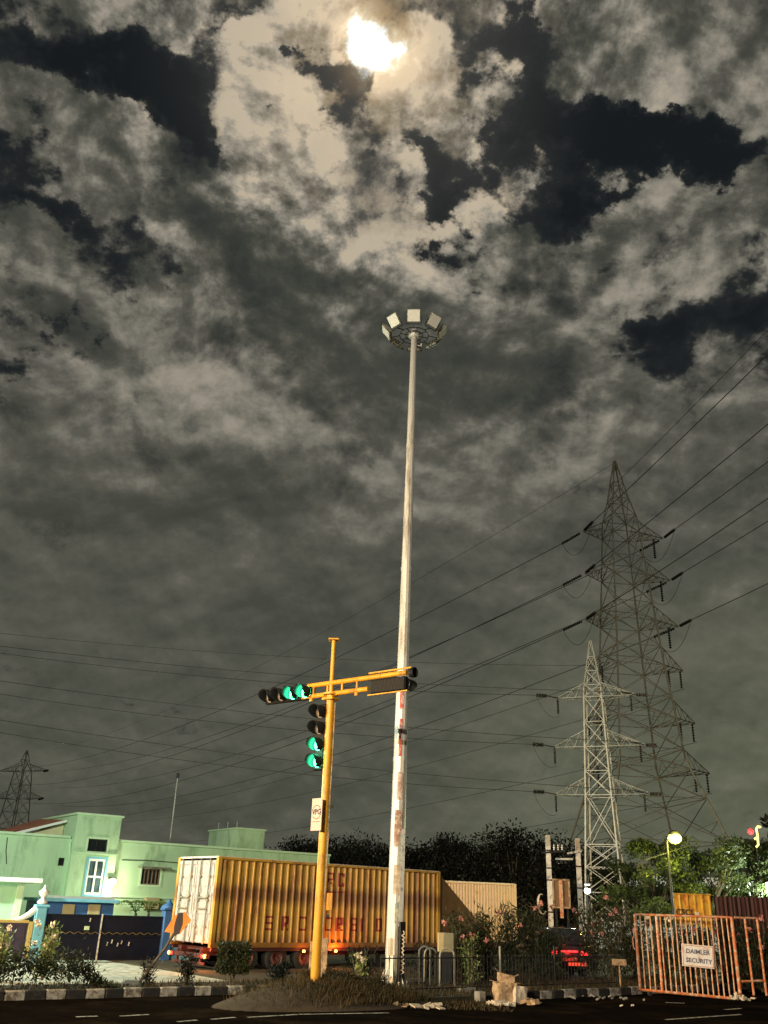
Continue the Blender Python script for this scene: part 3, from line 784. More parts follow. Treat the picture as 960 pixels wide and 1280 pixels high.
def corr_panel(x0, x1, z0, z1, pitch, depth, y):
    mb = MB(); xs = corr_xs(x0, x1, pitch)
    vs = [(x, y + corr(x, pitch, depth), z) for z in (z0, z1) for x in xs] + [(x, y + .06, z) for z in (z0, z1) for x in (x0, x1)]
    n = len(xs)
    return mb.add(vs, [(i, i + 1, n + i + 1, n + i) for i in range(n - 1)])
def letters(string_cells, z0, hgt, pitch, depth, y):
    """block letters that follow the pressed wave: [(char, x0, width)]"""
    mb = MB()
    for ch, x0, w in string_cells:
        rows = FONT[ch]; ph = hgt / 7; pw = w / 4
        for r, row in enumerate(rows):
            for c, v in enumerate(row):
                if v != '#': continue
                xs = corr_xs(x0 + c * pw, x0 + (c + 1) * pw, pitch)
                za, zb = z0 + hgt - (r + 1) * ph, z0 + hgt - r * ph
                vs = [(x, y + corr(x, pitch, depth) - .004, z) for z in (za, zb) for x in xs]; n = len(xs)
                mb.add(vs, [(i, i + 1, n + i + 1, n + i) for i in range(n - 1)])
    return mb

def container(name, label, loc, rz, L, Wd, H, base, pitch, depth, m_side, m_door, m_frame):
    t = thing(name, label, 'container', (loc.x, loc.y, base), rz, 'containers on trailers')
    corr_panel(.10, L - .08, .14, H - .08, pitch, depth, .0).build('side_panel', m_side, t)
    q = MB(); q.box((L / 2, Wd + .0, H / 2), (L - .1, .05, H - .1)); q.build('side_panel', m_side, t)
    q = MB()
    for x in (.05, L - .05):
        for y in (.035, Wd - .01): q.box((x, y, H / 2), (.13, .13, H))
    for y in (.035, Wd - .01):
        for z in (.07, H - .035): q.box((L / 2, y, z), (L - .23, .11, .14 if z < 1 else .07))
    q.build('frame', m_frame, t)
    q = MB(); n = int(L / .5)
    for k in range(n): q.box(((k + .5) * L / n, Wd / 2, H + .005), (L / n - .02, Wd - .04, .025))
    q.box((L / 2, Wd / 2, H - .02), (L - .02, Wd - .05, .03)); q.build('roof', m_frame if m_door is None else M['white_paint'], t)
    q = MB(); q.box((L - .02, Wd / 2, H / 2), (.05, Wd - .2, H - .2)); q.build('front_panel', m_side, t)
    if m_door is not None:
        for k in range(2):
            y0 = .09 + k * (Wd - .14) / 2; y1 = y0 + (Wd - .16) / 2
            d = MB(); d.box((.03, (y0 + y1) / 2, H / 2), (.05, y1 - y0 - .015, H - .2))
            for zz in range(3): d.box((.0, (y0 + y1) / 2, .42 + zz * .78), (.03, y1 - y0 - .2, .60))
            d.box((.0, (y0 + y1) / 2, .18), (.035, y1 - y0 - .05, .12)); d.box((.0, (y0 + y1) / 2, H - .16), (.035, y1 - y0 - .05, .10))
            dd = d.build('door', m_door, t)
            for r in (.25, .75):
                y = y0 + (y1 - y0) * r
                rod = MB(); rod.tube([(-.055, y, .08), (-.055, y, H - .06)], .022, 6)
                for z in (.55, 1.28, 1.40, 1.95): rod.box((-.05, y, z), (.05, .13, .05))
                rod.bar((-.09, y, 1.34), (-.09, y + (.30 if r < .5 else -.30), 1.36), .035)
                rod.bar((-.09, y, 1.05), (-.09, y + (.28 if r < .5 else -.28), 1.05), .03)
                rod.build('lock_rod', M['grey_concrete'] if False else M['steel'], dd)
    return t

def trailer(label, loc, rz, L, Wd, base, lit=True):
    t = thing('semi_trailer', label, 'trailer', (loc.x, loc.y, 0), rz, 'trailers')
    q = MB()
    for y in (.55, Wd - .55): q.box((L / 2, y, base - .13), (L - .1, .13, .22))
    n = 7
    for k in range(n): q.box((.3 + k * (L - .6) / (n - 1), Wd / 2, base - .06), (.12, Wd - .06, .09))
    q.box((L / 2, .05, base - .05), (L - .1, .08, .10)); q.box((L / 2, Wd - .05, base - .05), (L - .1, .08, .10))
    q.build('chassis', M['chassis_red'], t)
    b = MB(); b.cbox((.0, Wd / 2, base - .24), (.10, Wd - .1, .13), .01); b.cbox((.0, Wd / 2, base - .45), (.07, Wd - .5, .08), .01)
    for y in (.5, Wd - .5): b.bar((.02, y, base - .1), (.02, y, base - .46), .07)
    bp = b.build('bumper', M['chassis_red'], t)
    # wheels
    for ax in (1.35, 2.45, 3.55):
        for y in (.17, Wd - .17):
            w = MB(); R = dir_axis((0, 1, 0))
            w.lathe([(.22, -.13), (.38, -.14), (.42, -.10), (.425, 0), (.42, .10), (.38, .14), (.22, .13)], (ax, y, .43), 20, R)
            wh = w.build('wheel', M['rubber'], t)
            s = -1 if y < 1 else 1
            r_ = MB(); r_.lathe([(.001, s * .03), (.10, s * .05), (.12, s * .10), (.20, s * .08), (.225, s * .13)], (ax, y, .43), 16, R); r_.build('rim', M['tyre_rim'], wh)
    g = MB(); g.cbox((4.25, .16, .47), (.05, .42, .62), .01, R=Matrix.Rotation(.35, 3, 'Y')); g.build('mudflap', M['grey_concrete'], t)
    for y in (.35, Wd - .35):
        MB().bar((L - 2.6, y, base - .1), (L - 2.6, y, .06), .13).add(*(lambda b_: (b_.v, b_.f))(MB().box((L - 2.6, y, .075), (.3, .3, .05)))).build('landing_leg', M['dark_steel'], t)
    if lit:
        for y in (.22, Wd - .22):
            h = MB(); h.cbox((-.04, y, base - .24), (.08, .34, .15), .015); hh = h.build('tail_light', M['dark_steel'], t)
            for dx, mm in ((-.09, 'tail_amber'), (.07, 'tail_red')):
                z = MB(); z.lathe([(.001, .02), (.05, .01), (.06, -.02)], (-.09, y + dx * (1 if y < 1 else -1), base - .24), 12, dir_axis((-1, 0, 0))); z.build('lens', M[mm], hh)
    return t

def wpt(t, x, y, z): return frame_of(t) @ Vector((x, y, z))
c1 = container('shipping_container', 'long yellow corrugated container with red block letters and pale rear doors', c_near, TA, TL, TW, TH, TB, .265, .062, M['container_yellow'], M['container_door'], M['container_yellow'])
t1 = trailer('red trailer chassis with lit tail lights under the yellow container', c_near, TA, TL, TW, TB)
# letters: place each at the photo position along the side
def sx(px, py=1156):
    return on_wall(px, py, (c_near.x, c_near.y), TA)
def L_(ch, p0, p1, py=1156): a = sx(p0, py)[0]; b = sx(p1, py)[0]; return (ch, a, (b - a))
zb = sx(345, 1163)[1] - TB; zt_ = sx(345, 1145)[1] - TB
lo = [L_('S', 332, 342), L_('R', 353, 362), L_('C', 374, 384), L_('O', 407, 416), L_('R', 420, 429), L_('B', 439, 448), L_('I', 449, 457), L_('O', 471, 479), L_('D', 484, 492)]
zb2 = sx(420, 1108, )[1] - TB; zt2 = sx(420, 1091)[1] - TB
up = [L_('R', 409, 418, 1100), L_('C', 423, 431, 1100)]
for p in (407, 412, 417, 422, 427): 
    x = sx(p, 1115)[0]; za = sx(p, 1117)[1] - TB; letters([('-', x, .16)], za - .09, .28, .265, .062, 0).build('small_letter', M['letter_red'], c1)
for cell in lo: letters([cell], zb, zt_ - zb, .265, .062, .0).build('letter', M['letter_red'], c1)
for cell in up: letters([cell], zb2, zt2 - zb2, .265, .062, .0).build('letter', M['letter_red'], c1)
q = MB(); q.poly([(TL + .03, .12, TH - .02), (TL + 3.4, .12, .0), (TL + .03, .12, .0)], TW - .2, (0, 1, 0)); q.build('front_shadow_wedge', mat('shadow_brown', (.17, .085, .03), .8, var=.3, scale=3, bump=.4), c1)  # cast shadow at the front end, built as a solid brown wedge
# side marker light, lit, with the real glow it throws on the panel
for px_, w_ in ((417, 42), (377, 4)):
    x = sx(px_, 1199)[0]
    k = MB(); k.cbox((x, -.05, TB - .10), (.12, .05, .09), .01); kk = k.build('marker_light', M['dark_steel'], t1)
    z = MB(); z.cbox((x, -.09, TB - .10), (.09, .04, .07), .01); z.build('lens', M['tail_amber'], kk)
    point_light('marker_glow', wpt(t1, x, -.22, TB - .08), (1.0, .20, .03), w_, .04, kk).matrix_parent_inverse = frame_of(t1).inverted()
kk = t1.children[3]
point_light('tail_glow', wpt(t1, -.25, .0, TB - .16), (1.0, .26, .03), 55, .05, t1)

c_far = at(553, 1150, 45.0); c_far_dir = math.radians(19)
q = at(553, 1101, 45.0); topz = q.z
c2 = container('shipping_container', 'pale unlettered container with fine ribs standing behind the front end of the yellow one', c_far - Vector((math.cos(c_far_dir), math.sin(c_far_dir), 0)) * 2.5, c_far_dir, 6.3, 2.35, 2.5, topz - 2.5, .15, .06, M['container_pale'], M['container_pale'], M['container_pale'])
t2 = trailer('red trailer chassis under the pale unlettered container', c_far - Vector((math.cos(c_far_dir), math.sin(c_far_dir), 0)) * 2.5, c_far_dir, 6.3, 2.35, topz - 2.5, False)

# ================================================================ high mast
b0 = gnd(491, 1233, .12); MX, MY = b0.x, b0.y
hm = thing('high_mast_light', 'tall tapering galvanised lighting mast with a ring of eight unlit floodlights', 'light mast', (MX, MY, .12))
mtop = at(515, 419, MY).z - .12
hm.rotation_euler.y = .009
q = MB(); n = 12; N = 14
pts = [(0, 0, .02 + (mtop - .02) * k / N) for k in range(N + 1)]
rad = [.228 - (.228 - .10) * k / N for k in range(N + 1)]
q.tube(pts, rad, n, smooth=False)
for k in (4, 8, 11): q.tube([(0, 0, pts[k][2] - .12), (0, 0, pts[k][2])], rad[k] + .012, n, smooth=False)
q.build('mast', M['galv'], hm)
q = MB(); q.tube([(0, 0, -.02), (0, 0, .03)], .42, 16)
for k in range(8):
    a = k * PI / 4; R = Matrix.Rotation(a, 3, 'Z')
    q.poly([R @ Vector(p) for p in ((.20, -.01, .03), (.41, -.01, .03), (.22, -.01, .42))], .02, R @ Vector((0, 1, 0)))
for k in range(8):
    a = (k + .5) * PI / 4; q.tube([(.36 * math.cos(a), .36 * math.sin(a), .02), (.36 * math.cos(a), .36 * math.sin(a), .13)], .022, 6)
q.build('base_flange', M['galv'], hm)
q = MB(); q.tube([(0, 0, -.14), (0, 0, 0.0)], .62, 20); q.build('footing', M['grey_concrete'], hm)
# peeling bill strip, red stencil marks and the open cable hatch
def on_mast(px, py, out=.006):
    z = at(px, py, MY).z - .12; r = .228 - .128 * (z / mtop) + out + .004; return z, r
q = MB()
for (p0, p1, a0, a1) in ((866, 888, -34, 0), (900, 952, -30, -4)):
    z1, r = on_mast(505, p0); z0, _ = on_mast(505, p1)
    A0, A1 = math.radians(-90 + a0 + 12), math.radians(-90 + a1 + 12)
    vs = [(r * math.cos(A), r * math.sin(A), z) for z in (z0, z1) for A in (A0, (A0 + A1) / 2, A1)]
    q.add(vs, [(0, 1, 4, 3), (1, 2, 5, 4)])
q.build('stencil_mark', mat('stencil_red', (.55, .10, .09), .7, var=.3, scale=9, dirt=((.5, .45, .4), .6, 9)), hm)
z1, r = on_mast(505, 1152, .03); z0, _ = on_mast(505, 1228, .03)
q = MB(); q.box((.17, -.17, (z1 + z0) / 2), (.17, .13, z1 - z0), math.radians(40)); hb = q.build('cable_hatch', M['dark_steel'], hm)
q = MB()
for k in range(10):
    z = z0 + .2 + k * .10
    q.tube([(.20, -.26, z), (.25 + random.uniform(-.02, .03), -.25, z + .05), (.18 + random.uniform(-.02, .05), -.27, z + .11)], .022, 5)
q.build('cable_bundle', M['cloth'], hb)
q = MB(); q.poly([(.085, -.245, z1 - .12), (.19, -.19, z1 - .02), (.19, -.19, z1 + 2.3), (.105, -.235, z1 + 2.3)], .006, (.5, -.8, 0)); q.build('conduit_cover', M['pole_concrete'], hm)
q = MB(); q.tube([(.03, -.02, mtop - .4), (.26, -.02, mtop - .45)], .015, 5); q.tube([(.26, -.02, mtop - .45), (.26, -.02, mtop - .35)], .035, 6); q.build('obstruction_arm', M['galv'], hm)
# carriage ring
ring = MB(); Rr = .50
ring.tube([(Rr * math.cos(a * PI / 12), Rr * math.sin(a * PI / 12), mtop - .02) for a in range(25)], .016, 6, caps=False)
ring.tube([(.30 * math.cos(a * PI / 8), .30 * math.sin(a * PI / 8), mtop - .02) for a in range(17)], .016, 6, caps=False)
for k in range(8):
    a = k * PI / 4 + .2; ring.bar((.1 * math.cos(a), .1 * math.sin(a), mtop - .02), (Rr * math.cos(a), Rr * math.sin(a), mtop - .02), .022)
ring.build('lamp_ring', M['dark_steel'], hm)
MB().lathe([(.12, -.10), (.20, -.06), (.20, .10), (.10, .20), (.001, .22)], (0, 0, mtop), 12).build('head_cap', M['galv'], hm)
for k in range(8):
    a = -PI / 2 + k * PI / 4 - .06
    d = Vector((math.cos(a), math.sin(a), 0)); tilt = math.radians(38)
    face = (d * math.cos(tilt) + Vector((0, 0, -math.sin(tilt)))).normalized()
    c = d * .98 + Vector((0, 0, mtop + .12))
    R = dir_axis(face)
    f = MB(); f.cbox(c - face * .03, (.46, .44, .09), .015, R=R)
    for j in range(5): f.box(c - face * .10 + R @ Vector((-.16 + j * .08, 0, 0)), (.012, .34, .06), R=R)
    ff = f.build('floodlight', M['steel'], hm)
    g = MB(); g.box(c + face * .018, (.41, .39, .012), R=R); g.build('lamp_face', M['led_face'], ff)
    br = MB(); br.bar(d * .50 + Vector((0, 0, mtop - .02)), d * .80 + Vector((0, 0, mtop - .10)), .024)
    for s in (-1, 1):
        side = R @ Vector((s * .26, 0, 0)); br.bar(d * .80 + Vector((0, 0, mtop - .10)) + side, c + side, .02)
    br.bar(d * .80 + Vector((0, 0, mtop - .10)) + R @ Vector((-.26, 0, 0)), d * .80 + Vector((0, 0, mtop - .10)) + R @ Vector((.26, 0, 0)), .02)
    br.build('bracket', M['dark_steel'], ff)

# ================================================================ traffic signal
TY = 22.0
pb = at(394, 1222, TY); PX = pb.x; pz0 = mound_h(PX, TY) - .1
ptop = at(421, 801, TY).z
ts = thing('traffic_signal', 'yellow traffic signal pole with a slanting twin tube arm and green lit heads', 'traffic light', (PX, TY, pz0))
zarm = at(418, 869, TY).z
q = MB(); q.tube([(0, 0, 0), (0, 0, zarm - pz0)], [.105, .095], 14); q.build('pole', M['signal_yellow'], ts)
q = MB(); q.tube([(0, 0, zarm - pz0), (0, 0, ptop - pz0)], .052, 12)
q.cbox((0, 0, ptop - pz0 + .02), (.26, .26, .04), .008); q.lathe([(.20, 0), (.20, .04)], (0, 0, zarm - pz0), 12); q.build('pole_extension', M['signal_yellow'], ts)
# arm: find both ends on the level of the arm
aL = gnd(378, 873.5, zarm); aR = gnd(458, 862, zarm)
bL = gnd(389, 860.5, zarm + .27); bR = gnd(512, 843.5, zarm + .27)
ad = (bR - bL); ad.z = 0; adn = ad.normalized()
P0 = Vector((PX, TY, 0))
def along(t, z): return Vector((PX, TY, z)) + adn * t
tL = (Vector((aL.x, aL.y, 0)) - P0).dot(adn); tR = (Vector((aR.x, aR.y, 0)) - P0).dot(adn)
uL = (Vector((bL.x, bL.y, 0)) - P0).dot(adn); uR = (Vector((bR.x, bR.y, 0)) - P0).dot(adn)
ARM_LOG = (tL, tR, uL, uR, tuple(adn))
q = MB(); q.tube([along(tL, zarm + .03), along(tR, zarm + .03)], .06, 12)
q.tube([along(uL, zarm + .30), along(uR, zarm + .30)], .06, 12)
for k in range(4):
    t = tL + .35 + k * (tR - tL - .7) / 3; q.tube([along(t, zarm + .03), along(t, zarm + .30)], .03, 6)
q.build('arm', M['signal_yellow'], ts, world=True)
q = MB()
for t in (tL + .3, tR - .35): q.tube([along(t, zarm - .10), along(t, zarm - .02)], .05, 8)
q.cbox(along(0, zarm - .10), (.34, .30, .06), .01, math.atan2(adn.y, adn.x)); q.build('clamp', M['signal_yellow'], ts, world=True)
face = Vector((adn.y, -adn.x, 0))           # towards the camera side
if face.y > 0: face = -face
def signal_head(label_name, c0, step, n, f, lit, back=False):
    """row of n aspects from c0, spaced by step vector, facing f"""
    R = dir_axis(f)
    body = MB(); L = step.length * n
    mid = c0 + step * (n - 1) / 2; horizontal = abs(step.z) < .05
    sz = (L, .34, .16) if horizontal else (.34, L, .16)
    body.cbox(mid - f * .09, sz, .03, R=R)
    h = body.build(label_name, M['signal_black'], ts, world=True)
    for k in range(n):
        c = c0 + step * k; on = k in lit
        lens = MB(); lens.lathe([(.001, .045), (.06, .04), (.11, .022), (.142, 0)], c, 20, R)
        lens.build('lens', M['lens_green'] if on else M['lens_off'], h, world=False).location = (0, 0, 0)
        vz = MB(); prof = []; nseg = 20; Ld = .30
        vs = []; 
        for rr in (.152, .160):
            for j in range(nseg + 1):
                a = math.radians(-58 + 296 * j / nseg); drop = max(0, -math.sin(a))
                for d_ in (0, Ld * (1 - .55 * drop)):
                    vs.append(c + R @ Vector((rr * math.cos(a), rr * math.sin(a), d_)))
        m2 = (nseg + 1) * 2; fs = []
        for j in range(nseg):
            fs.append((2 * j, 2 * j + 1, 2 * j + 3, 2 * j + 2)); fs.append((m2 + 2 * j, m2 + 2 * j + 2, m2 + 2 * j + 3, m2 + 2 * j + 1))
            fs.append((2 * j + 1, m2 + 2 * j + 1, m2 + 2 * j + 3, 2 * j + 3))
        vz.add(vs, fs, True); vz.build('visor', M['signal_visor_in'], h)
        if on:
            p = c + f * .10
            SIG_LIGHTS.append((p, h))
    # children were given world coordinates: bring them into the thing's frame
    inv = frame_of(ts).inverted()
    for ch in h.children:
        if ch.type == 'MESH':
            for v in ch.data.vertices: v.co = inv @ v.co
    return h
SIG_LIGHTS = []
M['signal_visor_in'] = mat('signal_visor_in', (.014, .015, .014), .7, var=.1, spec=.15)
hc = [gnd(p[0], p[1], zarm + .12) for p in ((326, 869), (364, 861))]
cL = along((Vector((hc[0].x, hc[0].y, 0)) - P0).dot(adn), zarm + .14); cR = along((Vector((hc[1].x, hc[1].y, 0)) - P0).dot(adn), zarm + .14)
st = (cR - cL) / 3
f30 = (Matrix.Rotation(math.radians(-6), 3, 'Z') @ face).normalized()
signal_head('signal_head', cL + face * .06, st, 4, face, (2, 3))
q = MB(); q.tube([cR + st * .4, along(tL + .1, zarm + .10)], .03, 6); q.build('head_bracket', M['dark_steel'], ts, world=True)
z_hi = at(404, 889, TY).z; z_lo = at(397, 951, TY).z
vx = at(403, 889, TY).x
vc = Vector((PX, TY, 0)) - adn * .27
vc = Vector((vc.x, vc.y, z_hi)) + face * .04
signal_head('signal_head', vc, Vector((0, 0, -(z_hi - z_lo) / 3)), 4, face, (2, 3))
q = MB()
for z in (z_hi + .1, z_lo - .1): q.bar(Vector((PX, TY, z)), Vector((vc.x, vc.y, z)) - face * .1, .05)
q.build('head_bracket', M['dark_steel'], ts, world=True)
# third head, seen from behind, hung under the right end of the arm
rc0 = along(tR + .26, zarm + .04); rc1 = along(uR - .10, zarm + .04)
signal_head('signal_head', rc0 - face * .06, (rc1 - rc0) / 3, 4, (-face), ())
q = MB(); q.cbox((rc0 + rc1) / 2 + Vector((0, 0, .36)) + face * .02, ((rc1 - rc0).length + .5, .04, .04), .01, math.atan2(adn.y, adn.x))
q.build('head_frame', M['signal_yellow'], ts, world=True); q = MB(); q.cbox((rc0 + rc1) / 2 + Vector((0, 0, -.19)) + face * .10, ((rc1 - rc0).length + .4, .03, .03), .005, math.atan2(adn.y, adn.x)); q.build('head_frame', M['signal_yellow'], ts, world=True)
q = MB(); R = dir_axis(-face)
for k in range(14):
    a = rc0 + (rc1 - rc0) * (k / 14.0) + face * .10; b = rc0 + (rc1 - rc0) * ((k + 1) / 14.0) + face * .10
    q.bar(a + Vector((0, 0, -.12 if k % 2 else .12)), b + Vector((0, 0, .12 if k % 2 else -.12)), .02)
q.build('wiring', M['cable'], ts, world=True)
e = along(uR + .10, zarm + .28)
q = MB(); q.lathe([(.001, -.02), (.10, 0), (.12, .06), (.12, .14)], e, 16, dir_axis(adn)); q.build('end_visor', M['signal_black'], ts, world=True)
for i, (p, h) in enumerate(SIG_LIGHTS):
    point_light('signal_glow', p, (.04, 1.0, .45), 42.0, .03, ts)
# board with a circled mark, cable run and junction box
sb0 = at(391, 1038, TY - .2); sb1 = at(411, 998, TY - .2)
bwid, bh = .37, sb1.z - sb0.z
bc = Vector((PX - .06, TY, (sb0.z + sb1.z) / 2)) + face * .18
RB = dir_axis((face + Vector((-.25, 0, 0))).normalized())
q = MB(); q.cbox(bc, (bwid, bh, .02), .004, R=RB); board = q.build('notice_board', M['sign_board'], ts, world=True)
MT = Matrix.Translation(bc + (RB @ Vector((0, .05, .014)))) @ RB.to_4x4()
tm = text_mb('VPG', .17, MT, .004, .004)
cc = MB()
for rr in (.145,):
    n = 28; vs = []
    for j in range(n + 1):
        a = math.radians(-150 + 300 * j / n) 
        for r2 in (rr, rr + .014): vs.append(bc + RB @ Vector((r2 * math.cos(a), .05 + r2 * math.sin(a), .014)))
    cc.add(vs, [(2 * j, 2 * j + 1, 2 * j + 3, 2 * j + 2) for j in range(n)])
cc.box(bc + RB @ Vector((0, -.16, .012)), (.26, .012, .004), R=RB)
o = tm.build('board_lettering', M['ink'], board); o2 = cc.build('board_emblem', M['ink'], board)
inv = frame_of(ts).inverted()
for ob in (o, o2):
    for v in ob.data.vertices: v.co = inv @ v.co
q = MB()
cpts = [(.17, -.02, z) for z in (.2, 1.2, 2.0, 3.1, 4.0, 5.0, zarm - pz0 - .2)]
q.tube([(x - .045 + random.uniform(-.01, .012), y - .03, z) for x, y, z in cpts], .013, 6)
q.build('cable', M['carton'], ts)
zj = at(409, 1127, TY).z - pz0
q = MB(); q.cbox((.23, -.05, zj), (.13, .10, .36), .01); q.build('junction_box', M['signal_yellow'], ts)
q = MB(); q.cbox((.20, -.04, zj - .30), (.07, .07, .06), .01); q.cbox((.18, -.04, at(409, 1008, TY).z - pz0), (.06, .2, .05), .01); q.build('strap', M['dark_steel'], ts)

# ================================================================ pylons
def pylon(name, label, loc, rz, prof, arms, m, leg_w, br_w, panels, peak, ins, detail=True, group='lattice pylons'):
    """prof: [(z, half width)] bottom to top; arms: [(z, left length, right length, ties)]"""
    t = thing('pylon', label, 'pylon', loc, rz, group)
    def hw(z):
        for (z0, a), (z1, b) in zip(prof, prof[1:]):
            if z <= z1: return a + (b - a) * (z - z0) / (z1 - z0)
        return prof[-1][1]
    cs = ((1, 1), (1, -1), (-1, -1), (-1, 1))
    for sx_, sy in cs:
        q = MB()
        for (z0, a), (z1, b) in zip(prof, prof[1:]): q.bar((sx_ * a, sy * a, z0), (sx_ * b, sy * b, z1), leg_w * (1 if z0 < prof[-1][0] * .6 else .7))
        q.build('leg', m, t)
    q = MB()
    for z0, z1 in zip(panels, panels[1:]):
        a, b = hw(z0), hw(z1)
        for k in range(4):
            (x0, y0), (x1, y1) = cs[k], cs[(k + 1) % 4]
            off = .01 * k
            q.bar((x0 * a, y0 * a, z0), (x1 * b, y1 * b, z1), br_w); q.bar((x1 * a, y1 * a, z0), (x0 * b, y0 * b, z1 + off), br_w)
            q.bar((x0 * b, y0 * b, z1), (x1 * b, y1 * b, z1), br_w)
            if detail and a > 2.3:   # redundant members
                zm = (z0 + z1) / 2; mm = hw(zm)
                q.bar((x0 * mm, y0 * mm, zm), ((x0 * .75 + x1 * .25) * (a * .75 + b * .25) , (y0 * .75 + y1 * .25) * (a * .75 + b * .25), z0 * .75 + z1 * .25), br_w * .7)
                q.bar((x1 * mm, y1 * mm, zm), ((x1 * .75 + x0 * .25) * (a * .75 + b * .25), (y1 * .75 + y0 * .25) * (a * .75 + b * .25), z0 * .75 + z1 * .25), br_w * .7)
    q.build('bracing', m, t)
    tips = []
    for (z, l, r, rise) in arms:
        for s, ln in ((-1, l), (1, r)):
            a, b = hw(z), hw(z + rise); tip = Vector((s * ln, 0, z + .1))
            q = MB()
            for y in (-1, 1):
                q.bar((s * a, y * a, z), tip, br_w * 1.15); q.bar((s * b, y * b, z + rise), tip + Vector((0, 0, .06)), br_w * 1.15)
                n = 4 if ln > 2.5 else 3
                for k in range(1, n):
                    f0, f1 = (k - .5) / n, k / n
                    p = Vector((s * a, y * a, z)).lerp(tip, f1); u_ = Vector((s * b, y * b, z + rise)).lerp(tip, f0)
                    q.bar(p, u_, br_w * .7); q.bar(Vector((s * a, y * a, z)).lerp(tip, f0 - .5 / n), u_, br_w * .7)
            for k in range(1, n):
                f = k / n; q.bar(Vector((s * a, a, z)).lerp(tip, f), Vector((s * a, -a, z)).lerp(tip, f), br_w * .7)
                f0 = (k - 1) / n; q.bar(Vector((s * a, a, z)).lerp(tip, f0), Vector((s * a, -a, z)).lerp(tip, f), br_w * .7)
            arm = q.build('cross_arm', m, t)
            tips.append((tip, arm, s))
    return t, tips, hw

def ins_string(p, d, L, r, parent, n=9):
    """ribbed insulator string from p along d"""
    q = MB(); prof = [(.02, 0)]
    for k in range(n):
        z = L * (k + .2) / n; prof += [(r * .45, z), (r, z + L * .25 / n), (r * .95, z + L * .45 / n), (r * .45, z + L * .6 / n)]
    prof += [(.02, L)]
    q.lathe(prof, p, 8, dir_axis(d)); return q.build('insulator', M['insulator'], parent)

def loop_mb(p0, p1, sag, side=Vector((0, 0, 0)), n=10, r=.02):
    q = MB(); pts = [p0.lerp(p1, k / n) + (Vector((0, 0, -sag)) + side) * 4 * (k / n) * (1 - k / n) for k in range(n + 1)]
    return q.tube(pts, r, 5)

def wire(label, p0, p1, sag, r=.03, n=24, group='overhead power lines'):
    p0, p1 = Vector(p0), Vector(p1)
    o = empty('power_line', p0)
    q = MB(); q.tube([p0.lerp(p1, k / n) - Vector((0, 0, sag * 4 * (k / n) * (1 - k / n))) - p0 for k in range(n + 1)], r, 5)
    bpy.data.objects.remove(o)
    ob = q.build('power_line', M['cable']); ob.location = p0
    return tag(ob, label, 'power line', group)

T1Y = 74.0
tb = at(768, 575, T1Y)
h1 = tb.z
a1 = (('upper', 33.4), ('second', 29.4), ('third', 25.2), ('fourth', 21.2), ('fifth', 16.7), ('lowest', 12.8))
big, tips, hwf = pylon('pylon', 'tallest dark steel lattice pylon with six pairs of cross arms, right of the mast', (tb.x, T1Y, .1), math.radians(8),
    [(0, 6.4), (7, 4.6), (13.2, 2.7), (21, 2.0), (28, 1.55), (34.5, 1.15), (36.5, .72), (h1 - .2, .06)],
    [(33.0, 3.5, 4.0, 1.1), (29.0, 3.6, 4.3, 1.2), (24.8, 3.8, 4.6, 1.3), (20.9, 3.9, 4.6, 1.6), (16.5, 4.3, 5.2, 1.5), (12.5, 4.8, 6.0, 1.5)],
    M['steel'], .125, .05, [0, 3.6, 7, 10.2, 12.5, 14, 16.5, 18.2, 20.9, 22.5, 24.8, 26.4, 29, 30.7, 33, 34.7, 36.5, 38.2, h1 - .25], h1, None)
far_dir = Vector((-107, 176, 0)).normalized(); near_dir = Vector((.10, -.995, 0)).normalized()
FR = frame_of(big); Ri = Matrix.Rotation(-math.radians(8), 3, 'Z')
fd, nd = Ri @ far_dir, Ri @ near_dir
farP = Vector((-88.5, 250, 0))
names = ['top', 'second', 'third', 'fourth', 'fifth', 'lowest']
for i, (tip, arm, s) in enumerate(tips):
    lv = i // 2; side = 'left' if s < 0 else 'right'
    if lv < 3:
        dn = (fd + Vector((0, 0, -.10))).normalized(); dm = (nd + Vector((0, 0, -.06))).normalized()
        ins_string(tip + dn * .4, dn, 2.4, .14, arm); ins_string(tip + dm * .4, dm, 2.2, .14, arm)
        ins_string(tip + Vector((-s * .9, 0, -.1)), Vector((0, 0, -1)), 1.9, .13, arm) if s > 0 else None
        loop_mb(tip + dn * 2.8, tip + dm * 2.6, 2.0).build('jumper', M['cable'], arm)
        p = FR @ (tip + dn * 2.8)
        off = Vector((s * 4.4 * .85, 4.4 * .5 * s, 0))
        wire('power line going lower left from the %s %s arm of the tallest pylon' % (names[lv], side), p, farP + off + Vector((0, 0, 33 - lv * 4.5)), 4.0 + lv * .4, .032)
        p2 = FR @ (tip + dm * 2.6)
        wire('power line going upper right from the %s %s arm of the tallest pylon' % (names[lv], side), p2, p2 + near_dir * 210 + Vector((0, 0, 1)), 5.0, .032)
    else:
        for dx in (.25, 1.3): ins_string(tip + Vector((-s * dx, 0, 0)), Vector((0, 0, -1)), 1.5, .11, arm, 7)
        if s > 0 or lv == 3:
            wire('thin power line running away left from the %s %s arm of the tallest pylon' % (names[lv], side), FR @ (tip + Vector((0, 0, -1.5))), farP + Vector((s * 5, 0, 20 - (lv - 3) * 4.5)), 4.0, .02)
wire('earth wire rising to the upper right from the peak of the tallest pylon', FR @ Vector((0, 0, h1 - 2.5)), FR @ Vector((0, 0, h1 - 2.5)) + near_dir * 210 , 4.5, .022)
wire('earth wire running away left from the peak of the tallest pylon', FR @ Vector((0, 0, h1 - .4)), farP + Vector((0, 0, 38)), 4.0, .018)

